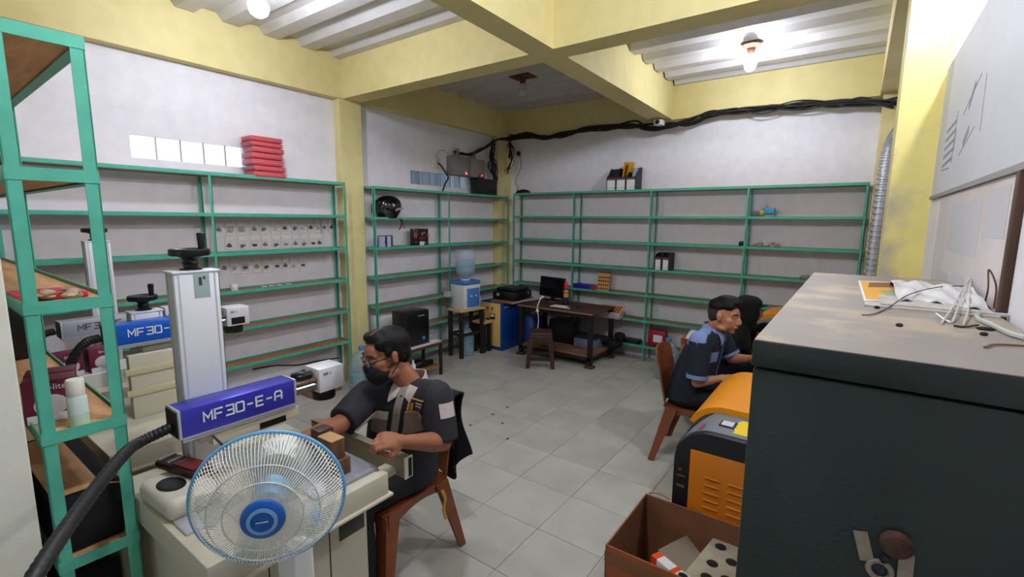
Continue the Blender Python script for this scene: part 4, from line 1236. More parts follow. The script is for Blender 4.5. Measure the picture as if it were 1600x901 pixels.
lamp_carton(-3.37, .73, .90, .1, 'plum lamp carton on the white unit under the silver head, right one')
t = thing('pump_bottle', 'tall translucent bottle with white cap at the end of the near rack board', 'bottle', (-1.90, .345, on_rack(3)))
b = MB(); b.lathe([(0, 0), (.022, 0), (.025, .004), (.025, .088), (.022, .094), (0, .094)], n=20); b.build('bottle_body', mat('milky_plastic', (216, 232, 220), .3, alpha=.85), t)
b = MB(); b.lathe([(0, .094), (.0215, .094), (.0225, .097), (.0225, .142), (.020, .146), (0, .146)], n=20); b.build('white_cap', mat('ivory_cap', (226, 224, 206), .4), t)
b = MB(); b.lathe([(0, .002), (.0255, .002), (.0255, .04), (0, .04)], n=20); b.build('liquid', mat('pale_green_liquid', (190, 216, 190), .3), t)
b = MB(); b.ellipsoid((0, 0, .012), (.03, .02, .014), 10, 6)
tag(b.build('plastic_wrap', m_film, loc=(-1.94, .285, on_rack(3))), 'small crumpled clear wrap beside the lamp carton', 'wrap')
b = MB(); b.box(-.22, .22, -.07, .07, 0, .31, bev=.01)
tag(b.build('black_bin', m_black, loc=(-3.20, .345, on_rack(3))), 'black box far along the fourth board of the near rack', 'box')
b = MB(); b.box(-.30, .3, -.085, .085, 0, .20, bev=.015)
tag(b.build('black_suitcase', m_blackcloth, loc=(-2.20, .345, on_rack(4))), 'large black case lying inside the lower board of the near rack', 'case')
b = MB(); b.grid(lambda u, v: Vector((-2.46 + .56 * u, .262 + .165 * v, on_rack(4) + .202 - .02 * max(0, v - .7) / .3)), 8, 8, .004)
tag(b.build('cardboard_sheet', m_ply2), 'brown board sheet lying on the large black case in the near rack', 'sheet')
b = MB(); b.box(-.25, .25, -.085, .085, 0, .26, bev=.02)
tag(b.build('black_suitcase', m_blackcloth, loc=(-2.25, .345, on_rack(5))), 'black case on the bottom board of the near rack', 'case')
t = thing('black_bag', 'shiny black bag on the second board of the near rack, left', 'bag', (-2.38, .295, on_rack(1)))
b = MB(); b.ellipsoid((0, 0, .06), (.06, .045, .085), 18, 10); b.build('bag_body', m_gloss, t)
for v in t.children[0].data.vertices:
    v.co.z = max(v.co.z, 0)

# ================================================================ fan
m_fw = mat('fan_white', (216, 216, 208), 0.4); m_fb = mat('fan_sky_blue', (104, 172, 216), 0.4)
m_wire = mat('fan_wire', (236, 233, 220), 0.45)
m_blade = mat('fan_blade_clear_blue', (190, 210, 220), .15, alpha=.28, spec=.8)
m_hub = mat('hub_blue', (22, 92, 176), .35); m_hub2 = mat('hub_ring', (126, 176, 222), .4)
FC = Vector((-1.120, .532, 1.065))
fx = Vector((.80, -.60, -.03)).normalized()
MF = fx.to_track_quat('Z', 'Y').to_matrix()
t = thing('pedestal_fan', 'white and sky blue pedestal fan with wire guard facing out beside the violet laser', 'fan', (FC.x - .10, FC.y + .075, 0))
o0 = Vector(t.location)
cf = FC - o0
RF = .174
def fan_pt(r, a, z):
    return cf + MF @ Vector((r * math.cos(a), r * math.sin(a), z))
b = MB()
N = 120
for k in range(N):
    a = 2 * PI * k / N
    P = [fan_pt(r, a, z) for r, z in ((.046, .082), (.08, .078), (.12, .064), (.152, .038), (.168, .012), (RF, 0))]
    b.tube(P, .0012, 4)
o = b.build('front_guard_wires', m_wire, t); o['kind'] = 'stuff'
b = MB()
for k in range(72):
    a = 2 * PI * k / 72 + .03
    P = [fan_pt(r, a, z) for r, z in ((.05, -.10), (.09, -.095), (.135, -.072), (.162, -.03), (RF, -.004))]
    b.tube(P, .0012, 4)
o = b.build('rear_guard_wires', m_wire, t); o['kind'] = 'stuff'
for r, z in ((.086, .0765), (.122, .0632)):
    b = MB(); b.torus(cf + MF @ Vector((0, 0, z)), r, .0018, MF, 60, 6); b.build('guard_ring', m_fw, t)
b = MB(); b.torus(cf, RF, .005, MF, 72, 8); b.build('guard_rim', m_fb, t)
b = MB(); b.torus(cf + MF @ Vector((0, 0, -.074)), .134, .002, MF, 60, 6); b.build('rear_ring', m_fw, t)
b = MB(); b.lathe([(0, .070), (.046, .074), (.049, .080), (.047, .088), (.036, .094), (0, .097)], cf, 32, MF); b.build('hub_cap', m_hub, t)
b = MB(); b.lathe([(.025, .0950), (.033, .0946), (.033, .0958), (.025, .0972), (.025, .0950)], cf, 32, MF, cap=False); b.build('hub_ring', m_hub2, t)
b = MB(); b.box(-.013, .013, -.0012, .0012, .0965, .0978)
o = b.build('hub_marking', m_lett_w, t)
zq = MF
ux = Vector((0, 0, 1)).cross(fx).normalized(); uy = fx.cross(ux)
o.data.transform(Matrix.Translation(cf) @ Matrix(((ux.x, uy.x, fx.x, 0), (ux.y, uy.y, fx.y, 0), (ux.z, uy.z, fx.z, 0), (0, 0, 0, 1))))
b = MB(); b.lathe([(0, -.04), (.04, -.04), (.042, 0), (.034, .03), (0, .034)], cf, 24, MF); b.build('blade_hub', m_fb, t)
for k in range(5):
    b = MB(); a0 = 2 * PI * k / 5 + .4
    def bl(u, v, a0=a0):
        r = .04 + .118 * u; wd = (.32 + .50 * u) * (1 - .35 * u * u)
        a = a0 + (v - .5) * wd * 1.4 + .35 * u
        return fan_pt(r, a, .018 - .036 * v)
    b.grid(bl, 8, 6, .0015); b.build('blade', m_blade, t)
b = MB(); b.lathe([(0, -.24), (.05, -.235), (.07, -.20), (.075, -.13), (.06, -.108), (0, -.105)], cf, 24, MF); b.build('motor_housing', m_fw, t)
pb_ = cf + MF @ Vector((0, 0, -.16))
b = MB(); b.box(-.03, .03, -.035, .035, 0, .12, bev=.01); b.build('tilt_neck', m_fw, t, loc=(pb_.x, pb_.y, pb_.z - .17))
b = MB(); b.lathe([(.02, .05), (.02, .80), (.026, .80), (.028, .9), (0, .9)], (pb_.x, pb_.y, 0), 16); b.build('pole', m_fw, t)
b = MB(); b.lathe([(0, 0), (.17, 0), (.175, .012), (.15, .035), (.04, .055), (.03, .09), (0, .09)], (pb_.x, pb_.y, 0), 32); b.build('base', m_fw, t)
kn = cf + MF @ Vector((0, 0, -.10)) + Vector((.05, .06, -.15))
b = MB(); b.box(-.05, .05, -.03, .03, -.42, .0, bev=.012); 
b.build('control_box', m_fw, t, loc=(pb_.x + .05, pb_.y + .0, pb_.z - .20))
b = MB(); b.ellipsoid((0, 0, 0), (.016, .016, .026), 12, 8); b.build('blue_knob', m_fb, t, loc=(pb_.x + .075, pb_.y + .055, pb_.z - .16))

# ================================================================ yellow laser cutters, right
m_or = mat('machine_orange', (234, 150, 16), 0.38, noise=.03, nscale=4)
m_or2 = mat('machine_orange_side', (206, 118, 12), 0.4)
m_blk3 = mat('machine_black', (22, 24, 28), 0.4)
m_gry = mat('machine_grey', (110, 116, 122), 0.45)
def cutter(loc, label, H=.64, L=.90, W=.82, detail=True):
    """origin: near lower-left corner on the floor; front (-x) side is rounded; body runs along +y"""
    t = thing('laser_cutter', label, 'laser machine', loc, 0, 'yellow laser cutters')
    def prof(inset=0.0, top=H, z0=.0):
        R = .16
        p = [(inset, z0)]
        for k in range(9):
            a = PI - PI / 2 * k / 8
            p.append((inset + R + R * math.cos(a) , top - inset - R + R * math.sin(a)))
        p += [(W - inset, top - inset), (W - inset, z0)]
        return p
    b = MB(); b.prism(prof(), 0, .035, 'y'); b.build('end_cap', m_blk3, t)
    b = MB(); b.prism(prof(.012), .035, L - .03, 'y'); b.build('body', m_blk3, t)
    b = MB(); b.prism(prof(), L - .03, L, 'y'); b.build('far_end_cap', m_gry, t)
    # orange side panel with louvres
    b = MB(); b.box(.075, W - .05, -.006, 0, .05, H - .092, bev=.003); b.build('side_panel', m_or2, t)
    if detail:
        for c in range(3):
            for r in range(6):
                x, z = .145 + c * .103, .372 + r * .037
                b = MB(); b.prism([(-.006, 0), (-.012, .006), (-.011, .009), (-.006, .011)], x, x + .066, 'x', M=Matrix.Translation((0, 0, z))); b.build('louvre', m_or2, t, smooth=False)
        b = MB(); b.ellipsoid((.032, -.001, H - .21), (.009, .003, .009), 12, 6); b.build('red_badge', mat('dim_red', (120, 40, 40), .5), t)
        for za, zb_ in ((.245, .24), (.30, .288)):
            b = MB(); b.box(.018, .055, -.0015, 0, H - za, H - zb_); b.build('gold_print', mat('dim_gold', (120, 104, 40), .5), t)
    # grey strip with controls
    def topcurve(y0, y1, d, name, m, x1=W, R=.16, lift=0.0, thick=.012, a0=PI):
        b = MB(); out, inn = [], []
        for k in range(11):
            a = a0 - (a0 - PI / 2) * k / 10
            out.append((R + (R + lift) * math.cos(a), H - R + (R + lift) * math.sin(a)))
            inn.append((R + (R + lift - thick) * math.cos(a), H - R + (R + lift - thick) * math.sin(a)))
        out.append((x1, H + lift)); inn.append((x1, H + lift - thick))
        b.prism(out + inn[::-1], y0, y1, 'y'); return b.build(name, m, t)
    topcurve(.036, .30, 0, 'control_strip', m_gry, lift=.004)
    topcurve(.29, L - .03, 0, 'lid', m_or, lift=.035, thick=.035, a0=PI * .85)
    b = MB(); b.box(.36, W - .10, .40, L - .16, H + .0345, H + .038, bev=.004); b.build('lid_window', mat('smoked_window', (64, 62, 58), .1, spec=.8), t)
    b = MB(); b.box(.33, W - .07, .37, L - .13, H + .0335, H + .0362, bev=.003); b.build('window_frame', m_blk3, t)
    if detail:
        b = MB(); b.box(.165, .235, .12, .20, H + .004, H + .010, bev=.003); b.build('display_bezel', m_blk3, t)
        b = MB(); b.box(.174, .226, .13, .19, H + .010, H + .0108); b.build('display', mat('pale_display', (206, 212, 222), .3), t)
        b = MB(); b.prism([(.235 + a, c) for a, c in [(.0, .07), (.12, .07), (.12, .245), (.015, .245), (.007, .225), (.0, .21), (.007, .185), (.0, .165), (.007, .145), (.0, .125), (.007, .095)]], H + .004, H + .006, 'z'); b.build('yellow_warning_label', mat('warning_yellow', (236, 206, 20), .5), t, smooth=False)
        b = MB(); b.prism([(.028, .195), (.028, .06), (.12, .195)], 0, .0, 'z') if False else None
        P = []
        bb = MB()
        def cv(u, v):
            a = PI * .94 - (PI * .94 - PI * .60) * v
            y = .04 + .24 * u
            return Vector((.16 + .166 * math.cos(a), y, H - .16 + .166 * math.sin(a)))
        bb.grid(lambda u, v: cv(u, v * (.25 + .75 * u)), 6, 8, .002); bb.build('black_corner', m_blk3, t)
        bb = MB(); bb.grid(lambda u, v: Vector((.16 + .168 * math.cos(PI * .6 + .1 * v), .05 + .07 * u, H - .16 + .168 * math.sin(PI * .6 + .1 * v))), 3, 3, .001); bb.build('red_sticker', mat('sticker_red', (160, 60, 70), .5), t)
    return t
cutter((-.622, 2.225, 0), 'nearest yellow and black laser cutter with louvred side panel behind the cardboard box', H=.775, L=1.04, W=.72)
cutter((-.72, 4.66, 0), 'far yellow laser cutter behind the seated woman', H=.87, L=.82, W=.76, detail=False)

# ================================================================ dark cabinet with dusty top
m_cab = mat('dark_green_black_steel', (40, 48, 46), 0.42, noise=.12, nscale=5, col2=(46, 56, 52), bump=.12, bscale=120, spec=.35)
m_dust = stained('dusty_top', (150, 142, 134), (176, 162, 142), .5, .62, 5.0, .9)
CX0, CX1, CY0, CY1, CZ = -.124, .262, .855, 2.19, 1.56
t = thing('steel_cabinet', 'tall dark steel cabinet with dusty grey top in the right foreground', 'cabinet', (0, 1.5, 0))
b = MB(); b.box(CX0 + .003, CX1, CY0 - 1.5 + .003, CY1 - 1.5, 0, CZ - .05, bev=.004); b.build('body', m_cab, t)
b = MB(); b.box(CX0, CX1, CY0 - 1.5, CY1 - 1.5, CZ - .046, CZ - .002, bev=.004); b.build('top_lip', m_cab, t)
b = MB(); b.box(CX0 + .002, CX1 - .002, CY0 - 1.5 + .002, CY1 - 1.5 - .002, CZ - .0025, CZ, bev=.001); b.build('dusty_surface', m_dust, t)
yk = CY0 - 1.5
b = MB(); b.lathe([(0, 0), (.020, 0), (.021, .006), (.017, .014), (.012, .016), (0, .016)], (.089, yk, 1.283), 22, Matrix.Rotation(PI / 2, 3, 'X')); b.build('rusty_knob', mat('rusty_knob', (70, 44, 34), .8, noise=.4, nscale=60), t)
m_tape = mat('old_tape', (150, 138, 122), .7, noise=.15, nscale=60)
for (x, z, rz, l) in ((.052, 1.262, .28, .045), (.103, 1.245, .03, .055)):
    b = MB(); b.box(-.009, .009, -.0015, 0.001, -l / 2, l / 2, M=Matrix.Rotation(-rz, 4, 'Y')); b.build('tape_strip', m_tape, t, loc=(x, yk, z))
b = MB(); b.torus((.074, yk, 1.232), .014, .004, Matrix.Rotation(PI / 2, 3, 'X'), 24, 6); b.build('lock_ring', m_tape, t)
b = MB(); b.cyl((.074, yk + .01, 1.238), (.080, yk - .012, 1.262), .005, n=8); b.build('lock_bar', m_dark, t)
# clutter on the cabinet top
zc = CZ
t = thing('magazine', 'open magazine with orange cover showing under white plastic on the dark cabinet', 'magazine', (0, 0, zc))
pp = [on_z(1341, 441, zc), on_z(1405, 444, zc), on_z(1405, 474, zc), on_z(1350, 473, zc)]
def quad_slab(b, P, z0, z1, k=0.0):
    c = sum((Vector((p.x, p.y, 0)) for p in P), Vector()) / len(P)
    pts = [(c.x + (p.x - c.x) * (1 - k), c.y + (p.y - c.y) * (1 - k)) for p in P]
    b.prism(pts, z0, z1, 'z')
b = MB(); quad_slab(b, pp, .0, .006); b.build('pages', m_paper, t, smooth=False)
b = MB(); quad_slab(b, pp, .006, .007, .1); b.build('orange_cover', mat('orange_print', (226, 164, 52), .5), t, smooth=False)
p2 = [on_z(1358, 445, zc), on_z(1404, 445, zc), on_z(1404, 452, zc), on_z(1356, 452, zc)]
b = MB(); quad_slab(b, p2, .0072, .0078); b.build('brown_print', mat('brown_print', (120, 62, 40), .5), t, smooth=False)
p2 = [on_z(1376, 458, zc), on_z(1404, 456, zc), on_z(1404, 470, zc), on_z(1392, 470, zc)]
b = MB(); quad_slab(b, p2, .0072, .0078); b.build('green_print', mat('grey_green_print', (140, 160, 140), .5), t, smooth=False)
b = MB()
def pk(u, v):
    x = .095 + .155 * u; y = 1.44 + .47 * v + .03 * math.sin(5 * u)
    return Vector((x, y, zc + .008 + .022 * (1 - abs(2 * v - 1)) + .008 * math.sin(17 * u + 5 * v) * math.cos(13 * v)))
b.grid(pk, 20, 20, .003)
tag(b.build('plastic_sheet', mat('white_poly', (216, 216, 218), .35, noise=.05, nscale=9)), 'crumpled white plastic sheet lying on papers on the dark cabinet', 'sheet')
for k, (a, c, zz, lab) in enumerate([((.03, .255), (1.36, 1.60), .000, 'lowest'), ((.06, .25), (1.38, 1.55), .004, 'upper')]):
    b = MB(); b.box(a[0], a[1], c[0], c[1], zc + zz, zc + zz + .004)
    tag(b.build('paper_sheet', mat('dirty_paper', (190, 186, 180), .8, noise=.1, nscale=20)), 'dirty paper sheet under the white plastic on the cabinet, %s of two' % lab, 'paper', 'paper sheets on the cabinet')
def wire(pts, r, m, name, label, cat='wire'):
    b = MB(); b.tube(spline(pts, 8), r, 6)
    return tag(b.build(name, m), label, cat)
Z = lambda u, v, h=.003: on_z(u, v, zc) + Vector((0, 0, h))
wire([Z(1347, 494), Z(1362, 493), Z(1385, 484), Z(1420, 472, .02), Z(1465, 466, .03), Z(1505, 464, .03)], .0013, mat('dark_wire', (60, 54, 56), .5), 'thin_wire', 'thin dark stiff wire lying across the cabinet top near the magazine')
m_clear = mat('pale_wire', (206, 206, 204), .3)
wire([Z(1470, 508), Z(1485, 490, .01), Z(1505, 465, .03), Z(1520, 455, .045), Z(1535, 452, .05), Z(1555, 468, .02), Z(1563, 475, .01)], .0016, m_clear, 'pale_wire', 'looped pale wire over the white plastic, inner one')
wire([Z(1488, 505), Z(1500, 480, .02), Z(1512, 458, .045), Z(1530, 449, .055), Z(1550, 455, .04), Z(1570, 463, .03), Z(1580, 457, .04)], .0016, m_clear, 'pale_wire', 'looped pale wire over the white plastic, outer one')
wire([Z(1505, 510), Z(1512, 490, .012), Z(1512, 470, .03), Z(1515, 455, .05)], .0016, m_clear, 'pale_wire', 'short upright pale wire beside the looped ones')
wire([Z(1463, 492), Z(1475, 501), Z(1486, 506)], .0022, m_paper, 'cable_tie', 'short white twisted tie on the cabinet before the wires')
wire([Z(1600, 500, .006), Z(1560, 496, .006), Z(1530, 494, .006), Z(1528, 502, .006), Z(1550, 512, .006), Z(1575, 525, .006), Z(1602, 533, .006)], .0045, mat('cloudy_tube', (200, 206, 202), .25, alpha=.8), 'clear_hose', 'bent cloudy plastic hose on the right of the cabinet top', 'hose')
wire([Z(1538, 545), Z(1550, 541), Z(1570, 541), Z(1602, 543)], .0018, mat('rusty_wire', (130, 92, 52), .6), 'rusty_wire', 'rusty wire piece near the front edge of the cabinet top')
wire([Z(1490, 511), Z(1505, 513), Z(1520, 511), Z(1528, 510)], .002, m_dark, 'black_wire', 'short dark wire before the cloudy hose')
wire([(.255, 1.52, zc + .01), (.25, 1.48, zc + .05), (.25, 1.50, zc + .09), (.255, 1.44, zc + .06), (.25, 1.40, zc + .015)], .0018, m_rust, 'brown_wire', 'brown wire looping up by the wooden strip on the wall')
for k, (u, v) in enumerate([(1405, 510), (1540, 516), (1370, 482), (1585, 465), (1537, 524)]):
    b = MB(); b.ellipsoid((0, 0, .003), (.006 if k != 1 else .014, .005, .004), 8, 5)
    p = on_z(u, v, zc)
    tag(b.build('dirt_crumb', m_dark, loc=tuple(p)), 'dark crumb of dirt on the cabinet top, %s of five' % ORD[k], 'crumb', 'dirt crumbs on the cabinet top')

# ================================================================ open cardboard box with packing
t = thing('open_carton', 'open brown cardboard box with packing pieces in front of the yellow laser cutter', 'box', (-.447, 1.968, 0), .0)
m_cin = mat('cardboard_dull_brown', (134, 88, 60), .9, noise=.15, nscale=6)  # duller brown board for the left, right and far walls and the bottom
m_cout = mat('cardboard_red_brown', (150, 82, 48), .8, noise=.12, nscale=5, stretch=(1, 1, 4))
hw, hd, hz = .30, .238, .39
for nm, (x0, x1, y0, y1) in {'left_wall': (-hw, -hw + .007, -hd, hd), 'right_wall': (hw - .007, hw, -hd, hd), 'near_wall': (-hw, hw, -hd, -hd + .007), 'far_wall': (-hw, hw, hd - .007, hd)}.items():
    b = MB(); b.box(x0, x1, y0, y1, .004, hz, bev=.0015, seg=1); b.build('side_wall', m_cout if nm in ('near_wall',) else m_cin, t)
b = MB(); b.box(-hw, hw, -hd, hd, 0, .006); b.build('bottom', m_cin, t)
b = MB(); b.box(-hw - .002, hw, -hd - .002, -hd, hz - .075, hz - .03); b.build('tape_band', mat('brown_tape', (120, 78, 44), .4), t)
b = MB(); b.tube(spline([(-.285, .242, .395), (-.235, .25, .405), (-.18, .242, .398)]), .006, 6, .4); b.build('torn_edge', m_card, t)
m_foam = mat('packing_foam', (172, 164, 142), .85, noise=.08, nscale=15)
m_fh = mat('foam_hollow', (30, 24, 20), .9)
t = thing('packing_foam', 'pale foam sheet with round dark holes lying inside the open box', 'foam', (0, 0, .27))
pq = [on_z(u, v, .28) for u, v in ((1122, 832), (1150, 851), (1185, 930), (1130, 1010), (1050, 925), (1073, 893))]
pq = [(min(-.175, p.x), max(1.75, p.y)) for p in pq]
b = MB(); b.prism(pq, 0, .02, 'z', bev=.003); b.build('foam_sheet', m_foam, t)
for (u, v) in ((1126, 854), (1113, 880), (1104, 901), (1143, 878), (1135, 905)):
    p = on_z(u, v, .291)
    b = MB(); b.lathe([(0, .0185), (.020, .0185), (.024, .0215), (.022, .0222), (0, .0205)], (p.x, p.y, 0), 18); b.build('hole', m_fh, t)
t = thing('grey_board', 'square grey board lying inside the open box beside the foam sheet', 'board', (0, 0, .245))
pq = [on_z(u, v, .255) for u, v in ((1073, 834), (1097, 866), (1075, 900), (1028, 857))]
b = MB(); b.prism([(p.x, p.y) for p in pq], 0, .006, 'z', bev=.001); b.build('board', mat('grey_brown_board', (128, 116, 98), .8), t)
pa_, pb2 = on_z(1024, 864, .30), on_z(1078, 908, .30)
t = thing('small_carton', 'small white and orange-red printed carton inside the open box', 'carton', ((pa_.x + pb2.x) / 2, (pa_.y + pb2.y) / 2, .255), math.atan2(pb2.y - pa_.y, pb2.x - pa_.x))
L_ = (pb2 - pa_).length
b = MB(); b.box(-L_ / 2, L_ / 2, -.024, .024, 0, .045, bev=.002); b.build('white_carton', m_paper, t)
for a, c in ((-L_ / 2 - .0005, -L_ / 2 + .03), (L_ * .05, L_ * .17)):
    b = MB(); b.box(a, c, -.0245, .0245, .0, .0456); b.build('orange_band', mat('orange_red', (230, 74, 24), .5), t)
b = MB(); b.ellipsoid((L_ * .32, 0, .0455), (.022, .018, .0015), 14, 6); b.build('black_print', m_black, t)
for k, (x, y, z) in enumerate([(-.62, 2.1, .01), (-.52, 2.12, .01), (-.66, 1.95, .01)]):
    b = MB(); b.box(-.05, .05, -.04, .04, 0, .03 + .02 * k, bev=.006)
    o = tag(b.build('black_scrap', m_blackcloth, loc=(x, y, z)), 'black scrap at the bottom of the open box, %s of three' % ORD[k], 'scrap', 'black scraps in the open box'); o.rotation_euler.z = k

# dark spots dropped on the floor
for k, (u, v) in enumerate([(793, 636), (770, 647), (735, 664), (785, 661), (793, 685), (712, 621)]):
    p = on_z(u, v, 0)
    b = MB(); b.ellipsoid((0, 0, .0), (.014, .012, .004), 10, 6)
    tag(b.build('floor_scrap', m_dark, loc=tuple(p)), 'small dark scrap on the floor tiles, %s from the desk' % ORD[k], 'scrap', 'dark scraps on the floor')

# ================================================================ moulded plastic chairs
m_chair = mat('brown_plastic', (124, 66, 34), 0.38, noise=.1, nscale=8, stretch=(1, 1, 3))
def chair(loc, rz, label, back_h=.83, group=None, zs=.42):
    """faces local -y"""
    t = thing('plastic_chair', label, 'chair', loc, rz, group)
    b = MB()
    b.grid(lambda u, v: Vector(((u - .5) * (.44 - .05 * v), -.215 + .43 * v, zs - .018 * math.sin(PI * u) * math.sin(PI * v) - .02 * max(0, .12 - v) / .12)), 12, 12, .012)
    b.build('seat', m_chair, t)
    b = MB()
    for s in (-1, 1):
        b.grid(lambda u, v, s=s: Vector((s * (.215 - .022 * u), -.20 + .40 * u, zs - .005 - v * (.075 - .045 * math.sin(PI * u)))), 10, 3, .012)
    b.grid(lambda u, v: Vector((-.21 + .42 * u, -.205, zs - .012 - v * (.07 - .04 * math.sin(PI * u)))), 10, 3, .012)
    b.build('seat_apron', m_chair, t)
    b = MB()
    def bk(u, v):
        w = .40 - .04 * v
        top = 1 - .10 * (2 * u - 1) ** 4
        return Vector(((u - .5) * w, .195 + .085 * v + .035 * (1 - (2 * u - 1) ** 2), zs + .01 + (back_h - zs) * v * top))
    b.grid(bk, 14, 12, .012); b.build('backrest', m_chair, t)
    for sx in (-1, 1):
        for (yt, yf, xf) in ((-.185, -.23, .225), (.175, .27, .235)):
            b = MB()
            p0, p1 = Vector((sx * .195, yt, zs - .01)), Vector((sx * xf, yf, 0))
            # L-shaped tapering leg
            def L(p, w, th):
                d = 1 if yt < 0 else -1
                q = [(0, 0), (w, 0), (w, th), (th, th), (th, w), (0, w)]
                return [p + Vector((-sx * a, d * c, 0)) + Vector((sx * .022, -d * .022, 0)) for a, c in q]
            A, B_ = L(p0, .085, .016), L(p1, .042, .016)
            b._add(A + B_, [(0, 1, 2, 3, 4, 5), (6, 7, 8, 9, 10, 11)] + [(i, (i + 1) % 6, 6 + (i + 1) % 6, 6 + i) for i in range(6)])
            b.build('leg', m_chair, t, smooth=False)
    return t
CH1 = chair((-1.835, 1.485, 0), 0.0, 'brown plastic chair under the masked man, a broken strip hanging from its side')
b = MB(); b.tube(spline([(.225, .14, .38), (.24, .15, .33), (.235, .145, .27), (.245, .15, .22)]), [.011] * 25, 6, .5); b.build('broken_strip', mat('yellowed_plastic', (190, 138, 70), .5), CH1)
CH2 = chair((-.83, 3.545, 0), PI / 2 + .05, 'orange-brown plastic chair with rounded back under the young man', back_h=.82)
# ================================================================ people
from mathutils.bvhtree import BVHTree
def V(*a):
    return Vector(a)
def remeshed(b, voxel, it=2, fac=.5):
    """one continuous skin over overlapping closed shapes"""
    me = bpy.data.meshes.new('tmp'); b.bm.to_mesh(me); b.bm.free()
    o = bpy.data.objects.new('tmp', me); COL.objects.link(o)
    md = o.modifiers.new('r', 'REMESH'); md.mode = 'VOXEL'; md.voxel_size = voxel; md.adaptivity = 0
    bpy.context.view_layer.update()
    dg = bpy.context.evaluated_depsgraph_get()
    m2 = bpy.data.meshes.new_from_object(o.evaluated_get(dg))
    bpy.data.objects.remove(o); bpy.data.meshes.remove(me)
    r = MB(); r.bm.from_mesh(m2); bpy.data.meshes.remove(m2)
    for _ in range(it):
        bmesh.ops.smooth_vert(r.bm, verts=r.bm.verts[:], factor=fac, use_axis_x=True, use_axis_y=True, use_axis_z=True)
    return r
def limb(b, pts, rs, n=12, flat=1.0):
    """tapered tube with rounded ends and joints"""
    P = [Vector(p) for p in pts]
    b.tube(P, list(rs), n, flat)
    for p, r in zip(P, rs):
        b.ellipsoid(p, (r, r, r * (1 if flat == 1 else .98)), 12, 8)
def loft(b, rings, n=20, power=2.3):
    """rings: (centre, lateral half axis vector, depth half axis vector)"""
    R = []
    for c, a, d in rings:
        rg = []
        for i in range(n):
            t = 2 * PI * i / n
            x, y = math.cos(t), math.sin(t)
            k = (abs(x) ** power + abs(y) ** power) ** (-1 / power)
            rg.append(b.bm.verts.new(Vector(c) + Vector(a) * x * k + Vector(d) * y * k))
        R.append(rg)
    for p, q in zip(R, R[1:]):
        for i in range(n):
            b.bm.faces.new((p[i], p[(i + 1) % n], q[(i + 1) % n], q[i]))
    b.bm.faces.new(R[0][::-1]); b.bm.faces.new(R[-1])
def tree_of(o):
    me = o.data
    return BVHTree.FromPolygons([v.co.copy() for v in me.vertices], [tuple(p.vertices) for p in me.polygons])
def patch(tree, o, ex, ey, w, h, dirn, name, m, parent, off=.003, nu=10, nv=10, shape=None, thick=.002):
    """cloth panel laid on a surface: rectangle (or shape(u,v)->(x,y)) at o projected along -dirn"""
    ex, ey, dirn, o = Vector(ex).normalized(), Vector(ey).normalized(), Vector(dirn).normalized(), Vector(o)
    bb = MB(); G = []
    for i in range(nu + 1):
        row = []
        for j in range(nv + 1):
            x, y = shape(i / nu, j / nv) if shape else ((i / nu - .5) * w, (j / nv - .5) * h)
            p = o + ex * x + ey * y
            hit = tree.ray_cast(p + dirn * .35, -dirn, .8)
            q = hit[0] + dirn * off if hit[0] is not None else None
            row.append(q)
        G.append(row)
    flat = [q for r in G for q in r if q is not None]
    if not flat:
        bb.bm.free(); return None
    VV = [[bb.bm.verts.new(q if q is not None else min(flat, key=lambda s: (s - (o + ex * 0)).length)) for q in r] for r in G]
    fs = []
    for i in range(nu):
        for j in range(nv):
            if all(G[a][c] is not None for a, c in ((i, j), (i + 1, j), (i + 1, j + 1), (i, j + 1))):
                fs.append(bb.bm.faces.new((VV[i][j], VV[i + 1][j], VV[i + 1][j + 1], VV[i][j + 1])))
    bmesh.ops.delete(bb.bm, geom=[v for v in bb.bm.verts if not v.link_faces], context='VERTS')
    bb.bm.normal_update()
    bmesh.ops.solidify(bb.bm, geom=fs, thickness=-thick)
    return bb.build(name, m, parent)
def hand(b, wrist, d, nrm, side, curl=1.0, s=1.0):
    """palm and five fingers; d forward, nrm back-of-hand normal, side = +1 if the thumb lies along +lateral"""
    d = Vector(d).normalized(); nrm = Vector(nrm); nrm = (nrm - nrm.dot(d) * d).normalized(); lat = d.cross(nrm)
    w = Vector(wrist)
    M = Matrix((lat, d, nrm)).transposed()
    b.ellipsoid(w + d * .05 * s, (.040 * s, .052 * s, .017 * s), 14, 8, M)
    b.ellipsoid(w + d * .075 * s, (.041 * s, .028 * s, .016 * s), 14, 8, M)
    limb(b, [w - d * .01, w + d * .03 * s], [.026 * s, .028 * s], 12)
    for k in range(4):
        x = (.030 - .020 * k) * side
        ln = (.072, .082, .076, .058)[k] * s
        p = w + d * (.092 - .006 * abs(k - 1)) * s + lat * x * s
        pts = [p - d * .02 * s, p]
        a = 0.0
        for j, f in enumerate((.45, .32, .23)):
            a += (.35, .75, .55)[j] * curl + .1 * k * .3 * curl
            p = p + (d * math.cos(a) - nrm * math.sin(a)) * ln * f
            pts.append(p)
        r0 = (.0088, .0092, .0088, .0078)[k] * s
        limb(b, pts, [r0 * 1.1, r0 * 1.05, r0, r0 * .92, r0 * .82], 10)
    t0 = w + d * .03 * s + lat * .026 * side * s - nrm * .006 * s
    t1 = t0 + (d * .6 + lat * side * .7 - nrm * .3).normalized() * .034 * s
    t2 = t1 + (d * (1 - .3 * curl) + lat * side * (.25 - .35 * curl) - nrm * .35 * curl).normalized() * .03 * s
    t3 = t2 + (d * (1 - .4 * curl) - lat * side * .35 * curl - nrm * .3 * curl).normalized() * .024 * s
    limb(b, [t0, t1, t2, t3], [.0135 * s, .0115 * s, .010 * s, .0085 * s], 10)
